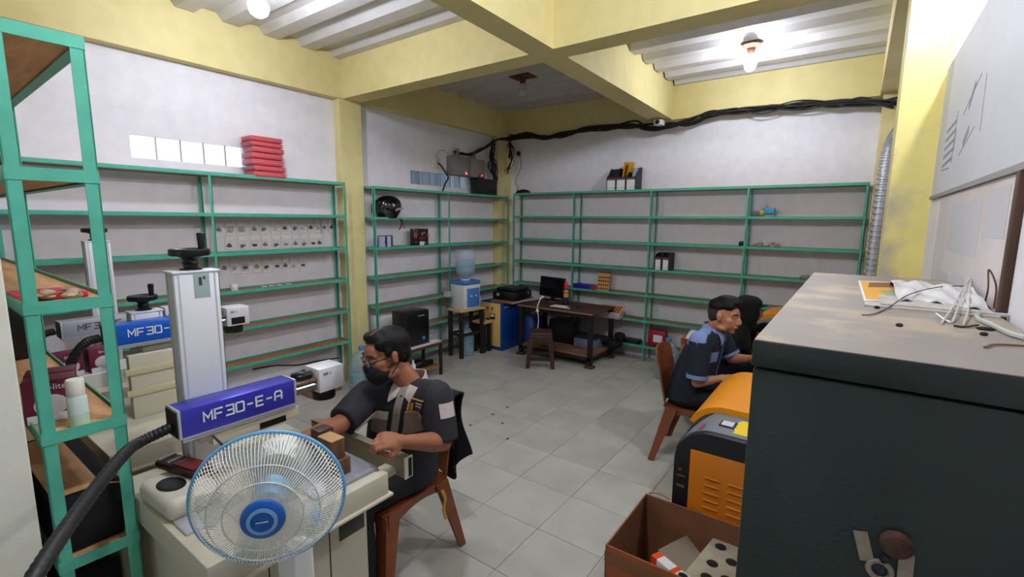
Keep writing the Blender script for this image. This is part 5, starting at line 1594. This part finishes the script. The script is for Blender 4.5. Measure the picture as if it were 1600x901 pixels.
def head_shapes(b, M3, c, s=1.0, young=False):
    """skull, jaw, nose, lips, brow and ears; local x = his left... mirrored, y forward, z up"""
    def E(p, r, R=None):
        MM = M3 if R is None else M3 @ R
        b.ellipsoid(c + M3 @ (Vector(p) * s), tuple(q * s for q in r), 20, 12, MM)
    def Tt(pts, rs):
        limb(b, [c + M3 @ (Vector(p) * s) for p in pts], [r * s for r in rs], 10)
    E((0, -.014, .032), (.074, .094, .084))
    E((0, .026, -.022), (.063, .066, .086))
    E((0, .034, -.062), (.052, .048, .045))
    E((0, .062, -.098), (.022, .020, .015))
    E((0, .052, .038), (.056, .038, .036))
    for q in (-1, 1):
        E((q * .042, .050, -.020), (.024, .028, .024))
        E((q * .036, .040, -.050), (.027, .034, .036))
        E((q * .046, .012, -.078), (.020, .035, .020))
        Tt([(q * .012, .088, .022), (q * .034, .083, .026), (q * .050, .066, .020)], [.008, .009, .008])
        E((q * .074, -.008, -.006), (.010, .018, .030), Matrix.Rotation(q * -.35, 3, 'Z'))
        E((q * .078, -.012, .008), (.008, .014, .016), Matrix.Rotation(q * -.35, 3, 'Z'))
        E((q * .013, .094, -.040), (.009, .011, .008))
    Tt([(0, .088, .018), (0, .098, -.004), (0, .109, -.030), (0, .104, -.040)], [.009, .010, .0125, .010])
    E((0, .086, -.060), (.024, .014, .0062))
    E((0, .083, -.071), (.020, .014, .0068))
def eyes(t, M3, c, s, m_iris, skin):
    for q in (-1, 1):
        p = c + M3 @ (Vector((q * .032, .0735, .004)) * s)
        bb = MB(); bb.ellipsoid(p, (.0150 * s, .0125 * s, .0085 * s), 14, 10, M3); o = bb.build('eye', mat('eye_white', (205, 198, 190), .3), t)
        bb = MB(); bb.ellipsoid(c + M3 @ (Vector((q * .032, .0822, .0035)) * s), (.0062 * s, .0042 * s, .0062 * s), 12, 8, M3); bb.build('iris', m_iris, o)
        bb = MB(); limb(bb, [c + M3 @ (Vector((q * (.032 + dx), dy, dz)) * s) for dx, dy, dz in ((-.016, .079, .006), (-.006, .0855, .0115), (.006, .085, .0115), (.017, .075, .006))], [.003 * s, .004 * s, .004 * s, .003 * s], 8); bb.build('eyelid', skin, o)
        bb = MB(); bb.tube([c + M3 @ (Vector((q * (.032 + dx), dy, dz)) * s) for dx, dy, dz in ((-.022, .0915, .022), (-.006, .0925, .030), (.010, .087, .031), (.024, .074, .025))], [.0026 * s, .0038 * s, .0036 * s, .002 * s], 8); bb.build('eyebrow', mat('brow_black', (22, 18, 16), .8), t)
def head_frame(yaw_dir, pitch=0.0, roll=0.0):
    f = Vector((yaw_dir[0], yaw_dir[1], 0)).normalized()
    f = (f * math.cos(pitch) + Vector((0, 0, 1)) * math.sin(pitch)).normalized()
    r = f.cross(Vector((0, 0, 1))).normalized(); u = r.cross(f)
    R = Matrix((r, f, u)).transposed()
    return R @ Matrix.Rotation(roll, 3, 'Y')
m_skin1 = mat('skin_brown', (150, 96, 70), .5, noise=.05, nscale=25, spec=.35)
m_skin2 = mat('skin_tan', (176, 122, 92), .5, noise=.05, nscale=25, spec=.35)
m_hair = mat('black_hair', (12, 10, 10), .55, noise=.35, nscale=60, stretch=(1, .15, 1), bump=.3, bscale=120, spec=.25)
m_iris = mat('dark_iris', (28, 18, 14), .2)
m_trou = mat('black_trousers', (20, 20, 24), .85, noise=.15, nscale=30)

# ---------------------------------------------------------------- masked man at the near laser machine
t = thing('person', 'man in black shirt with pale collar, glasses and black face mask seated at the laser', 'person', (-1.72, 1.42, 0), 0)
o0 = Vector(t.location)
def W1(u, v, tt):
    return at_t(u, v, tt) - o0
HC = W1(604, 553, 2.07); HS = .99
HM = head_frame((-.26, -.86), -.20, .06)
NB = W1(640, 602, 2.13)                    # base of the neck
SL, SR_ = W1(680, 620, 2.06), W1(577, 618, 2.17)
lat = (SL - SR_).normalized(); fw = Vector((0, 0, 1)).cross(lat) * -1
fw = Vector((lat.y, -lat.x, 0)).normalized()
if fw.y > 0:
    fw = -fw
EL, WL = W1(692, 690, 2.03), W1(632, 690, 1.83)
ER, WR = W1(531, 663, 1.99), W1(466, 690, 1.80)
PV = V(-.05, .08, .50)
HLh, HRh = PV + lat * .085, PV - lat * .085
KL, KR = V(.03, -.25, .50), V(-.20, -.25, .50)
AL, AR = V(.02, -.20, .08), V(-.20, -.20, .08)
SP = lambda k: PV.lerp(NB, k)
b = MB()
head_shapes(b, HM, HC, HS)
limb(b, [HC + HM @ V(0, -.028, -.06), NB + V(0, 0, .01), NB - V(0, 0, .06)], [.052, .055, .07], 14)
loft(b, [(PV - V(0, 0, .07), lat * .15, fw * .11), (SP(.2), lat * .15, fw * .105), (SP(.55), lat * .155, fw * .10), (SP(.85), lat * .17, fw * .095), (SP(.98), lat * .10, fw * .07)])
for S_, E_, W_ in ((SL, EL, WL), (SR_, ER, WR)):
    limb(b, [S_, S_.lerp(E_, .5), E_], [.058, .047, .040])
    limb(b, [E_, E_.lerp(W_, .3), W_], [.040, .042, .027])
hand(b, WL, (WL - EL).normalized() + V(-.25, .1, -.05), V(.25, -.6, .7), -1, 1.6, 1.02)
hand(b, WR, (WR - ER).normalized() + V(0, 0, -.15), V(.1, -.2, 1), 1, .45, 1.02)
for H_, K_, A_ in ((HLh, KL, AL), (HRh, KR, AR)):
    limb(b, [H_, H_.lerp(K_, .5), K_], [.085, .072, .056])
    limb(b, [K_, K_.lerp(A_, .35), A_], [.054, .054, .038])
body1 = remeshed(b, .0055, 3).build('body', m_skin1, t, angle=180)
# trousers and shoes
b = MB()
loft(b, [(PV - V(0, 0, .075), lat * .175, fw * .13), (PV + V(0, 0, .07), lat * .165, fw * .125)])
for H_, K_, A_ in ((HLh, KL, AL), (HRh, KR, AR)):
    limb(b, [H_, H_.lerp(K_, .5), K_], [.098, .086, .072])
    limb(b, [K_, K_.lerp(A_, .5), A_ + V(0, 0, .02)], [.07, .066, .058])
remeshed(b, .010, 3).build('trousers', m_trou, t, angle=180)
for A_ in (AL, AR):
    b = MB(); limb(b, [A_ + V(0, .03, -.035), A_ + V(.01, -.06, -.04), A_ + V(.02, -.15, -.048)], [.042, .042, .030], 12)
    for v in b.bm.verts:
        v.co.z = max(v.co.z, .004)
    b.build('shoe', m_black, t)
# shirt
m_sh1 = mat('black_shirt', (36, 35, 40), .85, noise=.12, nscale=40)
m_bei = mat('beige_cloth', (196, 178, 172), .85, noise=.05, nscale=50)
m_pocket = mat('taupe_cloth', (140, 120, 112), .85, noise=.06, nscale=50)
b = MB()
loft(b, [(PV - V(0, 0, .05), lat * .195, fw * .15), (SP(.15), lat * .185, fw * .145), (SP(.4) + fw * .01, lat * .185, fw * .135), (SP(.65), lat * .19, fw * .125), (SP(.86), lat * .185, fw * .115), (SP(.95) + V(0, 0, .005), lat * .125, fw * .09), (SP(1.0), lat * .075, fw * .072)], 24)
for S_, E_, k in ((SL, EL, 1.0), (SR_, ER, .92)):
    limb(b, [SP(.93), S_ + V(0, 0, -.005), S_.lerp(E_, .5)], [.075, .082, .072], 14)
    q = S_.lerp(E_, k)
    b.tube([S_, S_.lerp(E_, .5), q], [.08, .075, .068], 16)
shirt1 = remeshed(b, .008, 3).build('shirt', m_sh1, t, angle=180)
tr = tree_of(shirt1)
up = (NB - PV).normalized()
fd = (lat.cross(up) if lat.cross(up).dot(fw) > 0 else -lat.cross(up)).normalized()
chest = SP(.80)
patch(tr, SP(.80), lat, up, .036, .42, fd, 'placket', mat('grey_beige_placket', (150, 138, 128), .85), t, nu=4, nv=20, off=.0025)
for k in range(4):
    hit = tr.ray_cast(SP(1.02 - .16 * k) + fd * .35, -fd, .8)
    if hit[0] is not None:
        b = MB(); b.ellipsoid(hit[0] + fd * .006, (.006, .006, .003), 8, 5); b.build('button', mat('dark_button', (70, 62, 58), .4), t)
for sg in (-1, 1):
    patch(tr, SP(.76) + lat * sg * .088, lat, up, .092, .105, fd, 'pocket', m_pocket, t, off=.004)
    patch(tr, SP(.855) + lat * sg * .088, lat, up, .096, .045, fd, 'pocket_flap', m_bei if sg < 0 else m_pocket, t, off=.007)
# collar: stand and two wings
b = MB()
cN = NB + V(0, 0, .012)
def col_ring(r1, r2, z, a):
    return cN + lat * (r1 * math.sin(a)) + fw * (-r2 * math.cos(a) + .004) + V(0, 0, z * 1.0) - V(0, 0, .045 * (1 - math.cos(PI - a)) * .0)
def colf(u, v):
    a = -2.55 + 5.1 * u
    fr = max(0, abs(a) - 1.2) / 1.35
    return cN + lat * ((.066 + .012 * (1 - v)) * math.sin(a)) + fw * (-(.062 + .012 * (1 - v)) * math.cos(a) - .012) + V(0, 0, .030 * v + .012 - .045 * fr - .02 * (1 - v))
b.grid(colf, 30, 4, .004); b.build('collar_stand', m_bei, t)
for sg in (-1, 1):
    def wing(u, v, sg=sg):
        y = .068 - .105 * v
        x0 = .012 + .010 * v; x1 = .080 - .025 * v
        if v > .8:
            x0 += (v - .8) * .14
        return (sg * (x0 + (x1 - x0) * u), y)
    patch(tr, SP(1.045), lat, up, 0, 0, fd, 'collar_wing', m_bei, t, off=.010, nu=8, nv=10, shape=wing, thick=.004)
# bare chest wedge between the wings
patch(tr, SP(1.09), lat, up, 0, 0, fd, 'open_neck_skin', m_skin1, t, off=.0035, nu=6, nv=6, shape=lambda u, v: ((u - .5) * .075 * (1 - v * .8), .045 - .085 * v))
# pale shoulder patches on the sleeves
for S_, E_, out in ((SL, EL, lat + fw * .5), (SR_, ER, -lat * .5 + fw * .75)):
    ax = (E_ - S_).normalized()
    patch(tr, S_.lerp(E_, .22), ax.cross(out), -ax, .075, .062, out, 'sleeve_patch', m_bei, t, off=.004, nu=8, nv=8)
# embroidered badge on the left chest: yellow house outline, small lines
bo = SP(.955) + lat * .085
m_yb = mat('badge_yellow', (206, 150, 50), .7); m_rb = mat('badge_red', (150, 40, 34), .7)
patch(tr, bo, lat, up, .088, .072, fd, 'badge_ground', mat('badge_black', (22, 20, 20), .8), t, off=.004, nu=8, nv=8)
for nm, m, (x, y, w, h) in (('badge_roof', m_yb, (.006, .034, .07, .006)), ('badge_left_post', m_yb, (-.034, .0, .010, .05)), ('badge_sill', m_yb, (.0, -.033, .088, .006)), ('badge_block', m_yb, (-.016, -.006, .016, .040)),
                         ('badge_line', m_bei, (.020, .018, .034, .006)), ('badge_line', m_bei, (.020, .004, .034, .006)), ('badge_line', m_rb, (.020, -.010, .034, .007)), ('badge_line', m_rb, (.020, -.022, .034, .006))):
    patch(tr, bo + lat * x + up * y, lat, up, w, h, fd, nm, m, t, off=.0065, nu=4, nv=2, thick=.001)
# hair, parted on his left side
b = MB()
def HE(p, r, R=None):
    b.ellipsoid(HC + HM @ (Vector(p) * HS), tuple(q * HS for q in r), 20, 12, HM if R is None else HM @ R)
HE((0, -.028, .044), (.080, .090, .078))
HE((0, -.060, .000), (.069, .050, .070))
HE((0, .014, .088), (.060, .066, .034), Matrix.Rotation(.12, 3, 'X'))
HE((.016, .040, .092), (.046, .036, .024), Matrix.Rotation(-.12, 3, 'Y'))
for q in (-1, 1):
    HE((q * .054, .016, .064), (.022, .046, .034))
    HE((q * .0705, .014, .026), (.009, .018, .028)); HE((q * .071, -.030, .012), (.010, .028, .048))
remeshed(b, .005, 3).build('hair', m_hair, t, angle=180)
b = MB(); b.tube([HC + HM @ (V(*p) * HS) for p in ((-.035, .058, .112), (-.036, .035, .124), (-.034, .0, .129))], .0022, 6); b.build('parting', mat('scalp', (120, 84, 66), .6), t)
# face mask with ear loops, glasses
m_mask = mat('black_mask', (14, 14, 17), .8)
b = MB()
b.ellipsoid(HC + HM @ (V(0, .045, -.062) * HS), (.064 * HS, .068 * HS, .056 * HS), 22, 14, HM)
b.ellipsoid(HC + HM @ (V(0, .095, -.030) * HS), (.026 * HS, .024 * HS, .026 * HS), 14, 10, HM)
b.ellipsoid(HC + HM @ (V(0, .060, -.095) * HS), (.040 * HS, .036 * HS, .028 * HS), 14, 10, HM)
remeshed(b, .005, 3).build('face_mask', m_mask, t, angle=180)
b = MB()
for q in (-1, 1):
    b.tube([HC + HM @ (V(*p) * HS) for p in ((q * .064, .03, -.042), (q * .074, .005, -.03), (q * .082, -.018, -.028))], .002, 6)
    b.tube([HC + HM @ (V(*p) * HS) for p in ((q * .062, .02, -.075), (q * .074, .0, -.05), (q * .082, -.018, -.028))], .002, 6)
o = b.build('ear_loops', m_mask, t); o['kind'] = 'stuff'
eyes(t, HM, HC, HS, m_iris, m_skin1)
g = bpy.data.objects.new('glasses', None); COL.objects.link(g); g.parent = t
b = MB()
for q in (-1, 1):
    P = [(q * (.034 + .025 * math.cos(a)), .104 - .008 * abs(math.cos(a) * .5 + .5) * (1 if q * math.cos(a) * q > 0 else .3), .0 + .016 * math.sin(a)) for a in [PI * k / 8 for k in range(9)]]
    b.tube([HC + HM @ (V(*p) * HS) for p in P], .0021, 6)
    b.tube([HC + HM @ (V(*p) * HS) for p in ((q * .059, .097, .004), (q * .076, .05, .006), (q * .080, -.005, .006))], .0024, 6)
b.tube([HC + HM @ (V(*p) * HS) for p in ((-.010, .106, .004), (0, .111, .006), (.010, .106, .004))], .002, 6)
b.build('frame', m_black, g)
for q in (-1, 1):
    b = MB(); b.ellipsoid(HC + HM @ (V(q * .034, .1015, -.002) * HS), (.025 * HS, .0012, .017 * HS), 16, 8, HM); b.build('lens', mat('spectacle_lens', (235, 240, 245), .04, alpha=.18, spec=.9), g)

# black jacket hung over the chair back
b = MB()
def jk(u, v):
    # over the top of the backrest of the chair under the masked man, hanging on the outer side
    x = -1.80 + .22 * u + .02 * math.sin(7 * v)
    s_ = v
    if s_ < .22:
        y, z = 1.655 + .02 * math.sin(9 * u), .60 + (s_ / .22) * .255
    elif s_ < .32:
        a = (s_ - .22) / .10
        y, z = 1.655 + .13 * a, .855 + .025 * math.sin(PI * a)
    else:
        a = (s_ - .32) / .68
        y, z = 1.785 + .015 * math.sin(11 * u + 3 * a) + .03 * a * (1 - u), .855 - (.43 + .10 * math.sin(4.5 * u)) * a
    return V(x + .02 * math.sin(9 * u + 5 * v), y, z)
b.grid(jk, 24, 36, .010)
tag(b.build('jacket', m_blackcloth), 'black jacket draped over the chair back behind the masked man', 'jacket')

# ---------------------------------------------------------------- young man at the far end of the near laser cutter
t = thing('person', 'young man in navy and light blue shirt seated in profile on the orange-brown chair', 'person', (-.86, 3.54, 0), 0)
o0 = Vector(t.location)
lat = V(0, 1, 0); fw = V(1, 0, 0)           # his left is +y, he faces +x
HC = on_y(1132, 493, 3.50) - o0; HS = 1.02
HM = head_frame((.97, -.16), -.06, 0.0)
NB = V(.085, -.02, .985)
PV = V(-.06, 0, .50)
SR_, SL = V(.05, -.185, .935), V(.08, .165, .945)
ER, WR = on_y(1089, 597, 3.33) - o0, on_y(1122, 592, 3.37) - o0
ER.y, WR.y = -.215, -.165
EL, WL = on_y(1143, 560, 3.70) - o0, on_y(1172, 560, 3.62) - o0
KR, KL = V(.36, -.11, .50), V(.36, .12, .50)
AR, AL = V(.34, -.11, .08), V(.38, .12, .08)
SP = lambda k: PV.lerp(NB, k)
b = MB()
head_shapes(b, HM, HC, HS)
limb(b, [HC + HM @ V(0, -.034, -.055), NB + V(0, 0, .01), NB - V(0, 0, .06)], [.052, .054, .068], 14)
loft(b, [(PV - V(0, 0, .07), lat * .15, fw * .11), (SP(.3), lat * .14, fw * .10), (SP(.6), lat * .15, fw * .10), (SP(.88), lat * .16, fw * .09), (SP(.98), lat * .09, fw * .065)])
for S_, E_, W_ in ((SL, EL, WL), (SR_, ER, WR)):
    limb(b, [S_, S_.lerp(E_, .5), E_], [.055, .044, .037])
    limb(b, [E_, E_.lerp(W_, .3), W_], [.037, .038, .026])
    hand(b, W_, (W_ - E_).normalized(), V(0, 0, 1), 1 if S_ is SR_ else -1, .5)
for s_, K_, A_ in ((-1, KR, AR), (1, KL, AL)):
    H_ = PV + lat * s_ * .085
    limb(b, [H_, H_.lerp(K_, .5), K_], [.085, .07, .054]); limb(b, [K_, K_.lerp(A_, .35), A_], [.052, .052, .037])
remeshed(b, .0065, 3).build('body', m_skin2, t, angle=180)
b = MB()
loft(b, [(PV - V(0, 0, .075), lat * .17, fw * .13), (PV + V(0, 0, .07), lat * .16, fw * .125)])
for s_, K_, A_ in ((-1, KR, AR), (1, KL, AL)):
    H_ = PV + lat * s_ * .085
    limb(b, [H_, H_.lerp(K_, .5), K_], [.096, .084, .07]); limb(b, [K_, K_.lerp(A_, .5), A_ + V(0, 0, .02)], [.068, .064, .056])
remeshed(b, .010, 3).build('trousers', m_trou, t, angle=180)
for A_ in (AL, AR):
    b = MB(); limb(b, [A_ + V(-.03, 0, -.035), A_ + V(.06, 0, -.04), A_ + V(.14, 0, -.048)], [.042, .042, .030], 12)
    for v in b.bm.verts:
        v.co.z = max(v.co.z, .004)
    b.build('shoe', m_black, t)
m_sh2 = mat('navy_shirt', (26, 31, 46), .85, noise=.12, nscale=40)
m_lb = mat('light_blue_cloth', (120, 140, 184), .85, noise=.05, nscale=50)
b = MB()
loft(b, [(PV - V(0, 0, .04), lat * .19, fw * .155), (SP(.2), lat * .18, fw * .15), (SP(.45) - fw * .01, lat * .175, fw * .14), (SP(.68) - fw * .012, lat * .18, fw * .13), (SP(.86) - fw * .012, lat * .175, fw * .115), (SP(.95), lat * .115, fw * .09), (SP(1.0), lat * .07, fw * .07)], 24)
for S_, E_ in ((SL, EL), (SR_, ER)):
    limb(b, [SP(.92), S_ + V(0, 0, -.005), S_.lerp(E_, .5)], [.075, .08, .072], 14)
    b.tube([S_, S_.lerp(E_, .5), S_.lerp(E_, .88)], [.078, .074, .070], 16)
shirt2 = remeshed(b, .008, 3).build('shirt', [m_sh2, m_lb], t, angle=180)
for p in shirt2.data.polygons:
    c = p.center
    if c.z > .875 + .05 * max(0, -(c.x - .03)) / .1 * 0 and c.x < .10 and p.normal.z > .15 and c.z > .90 - .25 * abs(c.y) * .3:
        p.material_index = 1
tr = tree_of(shirt2)
for S_, E_ in ((SL, EL), (SR_, ER)):
    a = (E_ - S_).normalized()
    b = MB(); b.tube([S_.lerp(E_, .80), S_.lerp(E_, .895)], [.0745, .0735], 18); b.build('sleeve_cuff', m_lb, t)
up = V(0, 0, 1); fd = V(.92, -.38, 0)
patch(tr, SP(.66) + V(0, -.07, 0), fd.cross(up), up, .085, .075, fd, 'pocket', m_lb, t, off=.004)
patch(tr, SP(.60), V(0, 1, 0), up, .05, .36, V(1, 0, 0), 'placket', mat('slate_cloth', (82, 94, 130), .85), t, off=.003, nu=4, nv=16)
b = MB(); cN = NB + V(.012, 0, .03)
def colf2(u, v):
    a = -2.5 + 5.0 * u
    fr = max(0, abs(a) - 1.2) / 1.3
    return cN + lat * ((.066 + .014 * (1 - v)) * math.sin(a)) + fw * (-(.062 + .014 * (1 - v)) * math.cos(a) - .006) + V(0, 0, .036 * v - .012 - .05 * fr)
b.grid(colf2, 30, 4, .004); b.build('collar_stand', m_lb, t)
for sg in (-1, 1):
    dd = V(.75, sg * .66, .1)
    def wing2(u, v, sg=sg):
        return (sg * (-.03 + .05 * u * (1 - .4 * v)), .05 - .095 * v - .01 * u)
    patch(tr, NB + V(.05, sg * .045, -.03), V(-.66, sg * .75, 0) * sg, up, 0, 0, dd, 'collar_wing', m_lb, t, off=.010, nu=6, nv=8, shape=wing2, thick=.004)
# hair: short faded sides, tall top brushed forward
b = MB()
HE((0, -.028, .062), (.078, .086, .062))
HE((0, .010, .108), (.062, .082, .038), Matrix.Rotation(.08, 3, 'X'))
HE((0, .064, .104), (.052, .038, .030), Matrix.Rotation(-.1, 3, 'X'))
for q in (-1, 1):
    HE((q * .054, .030, .078), (.022, .052, .028))
hr = remeshed(b, .005, 3).build('hair', m_hair, t, angle=180)
b = MB()
HE((0, -.030, .024), (.0765, .0845, .074))
HE((0, -.062, -.010), (.060, .045, .050))
remeshed(b, .005, 3).build('faded_hair', mat('faded_hair', (52, 40, 34), .8, noise=.2, nscale=90), hr, angle=180)
eyes(t, HM, HC, HS, m_iris, m_skin2)
b = MB(); b.tube([HC + HM @ (V(*p) * HS) for p in ((-.024, .089, -.065), (0, .1, -.0655), (.024, .089, -.065))], [.0016, .0026, .0016], 6); b.build('lip_line', mat('lip_dark', (104, 58, 52), .5), t)
for q in (-1, 1):
    pass

# ---------------------------------------------------------------- woman in a black headscarf
m_robe = mat('black_robe', (10, 10, 12), .88, noise=.15, nscale=30)
t = thing('person', 'woman in a black headscarf and black robe seated behind the young man', 'person', (-.80, 4.34, 0), 0)
o0 = Vector(t.location)
HC = on_y(1170, 484, 4.38) - o0; HS = 1.0
HM = head_frame((.93, .22), -.10, 0.0)
lat = V(0, 1, 0); fw = V(1, 0, 0)
NB = V(.0, 0, .86); PV = V(-.12, 0, .46)
SP = lambda k: PV.lerp(NB, k)
b = MB()
head_shapes(b, HM, HC, HS)
limb(b, [HC + HM @ V(0, -.03, -.06), NB], [.05, .055], 12)
loft(b, [(PV - V(0, 0, .06), lat * .15, fw * .11), (SP(.5), lat * .13, fw * .10), (SP(.9), lat * .14, fw * .085), (SP(1), lat * .07, fw * .06)])
for s_ in (-1, 1):
    S_, E_, W_ = V(.01, s_ * .155, .80), V(.10, s_ * .19, .57), V(.30, s_ * .12, .62)
    limb(b, [S_, E_], [.05, .04]); limb(b, [E_, W_], [.038, .025])
    hand(b, W_, (W_ - E_).normalized(), V(0, 0, 1), -s_, .5, .92)
    H_ = PV + lat * s_ * .085; K_ = V(.28, s_ * .10, .46); A_ = V(.28, s_ * .10, .08)
    limb(b, [H_, K_], [.08, .055]); limb(b, [K_, A_], [.052, .037])
    limb(b, [A_ + V(-.02, 0, -.04), A_ + V(.13, 0, -.05)], [.035, .026])
remeshed(b, .0075, 3).build('body', m_skin2, t, angle=180)
b = MB()
loft(b, [(PV - V(0, 0, .06), lat * .19, fw * .15), (SP(.3), lat * .18, fw * .145), (SP(.65), lat * .18, fw * .14), (SP(.9), lat * .18, fw * .12), (SP(1.02), lat * .09, fw * .08)], 22)
for s_ in (-1, 1):
    S_, E_, W_ = V(.01, s_ * .155, .80), V(.10, s_ * .19, .57), V(.30, s_ * .12, .62)
    limb(b, [SP(.9), S_, E_], [.07, .072, .06], 12); limb(b, [E_, E_.lerp(W_, .85)], [.06, .048], 12)
loft(b, [(V(.02, 0, .05), lat * .30, fw * .36), (V(.02, 0, .25), lat * .26, fw * .33), (V(.04, 0, .45), lat * .22, fw * .30), (V(.0, 0, .55), lat * .18, fw * .22)], 24)
remeshed(b, .011, 4).build('robe', m_robe, t, angle=180)
b = MB()
HE((0, -.022, .034), (.088, .106, .094))
HE((0, .012, .060), (.078, .086, .066))
HE((0, -.02, -.09), (.082, .090, .085))
HE((0, .022, -.125), (.064, .070, .055))
for q in (-1, 1):
    HE((q * .066, .016, -.02), (.026, .068, .10))
loft(b, [(NB + V(0, 0, -.16), lat * .19, fw * .16), (NB + V(.01, 0, -.06), lat * .17, fw * .14), (NB + V(.02, 0, .04), lat * .10, fw * .11), (NB + V(.04, 0, .12), lat * .08, fw * .09)], 20)
remeshed(b, .007, 4).build('headscarf', m_robe, t, angle=180)
b = MB(); b.tube([HC + HM @ V(*p) for p in ((-.058, .082, .046), (0, .122, .060), (.058, .082, .046))], [.008, .012, .008], 8, .5); b.build('scarf_brim', m_robe, t)
eyes(t, HM, HC, HS, m_iris, m_skin2)
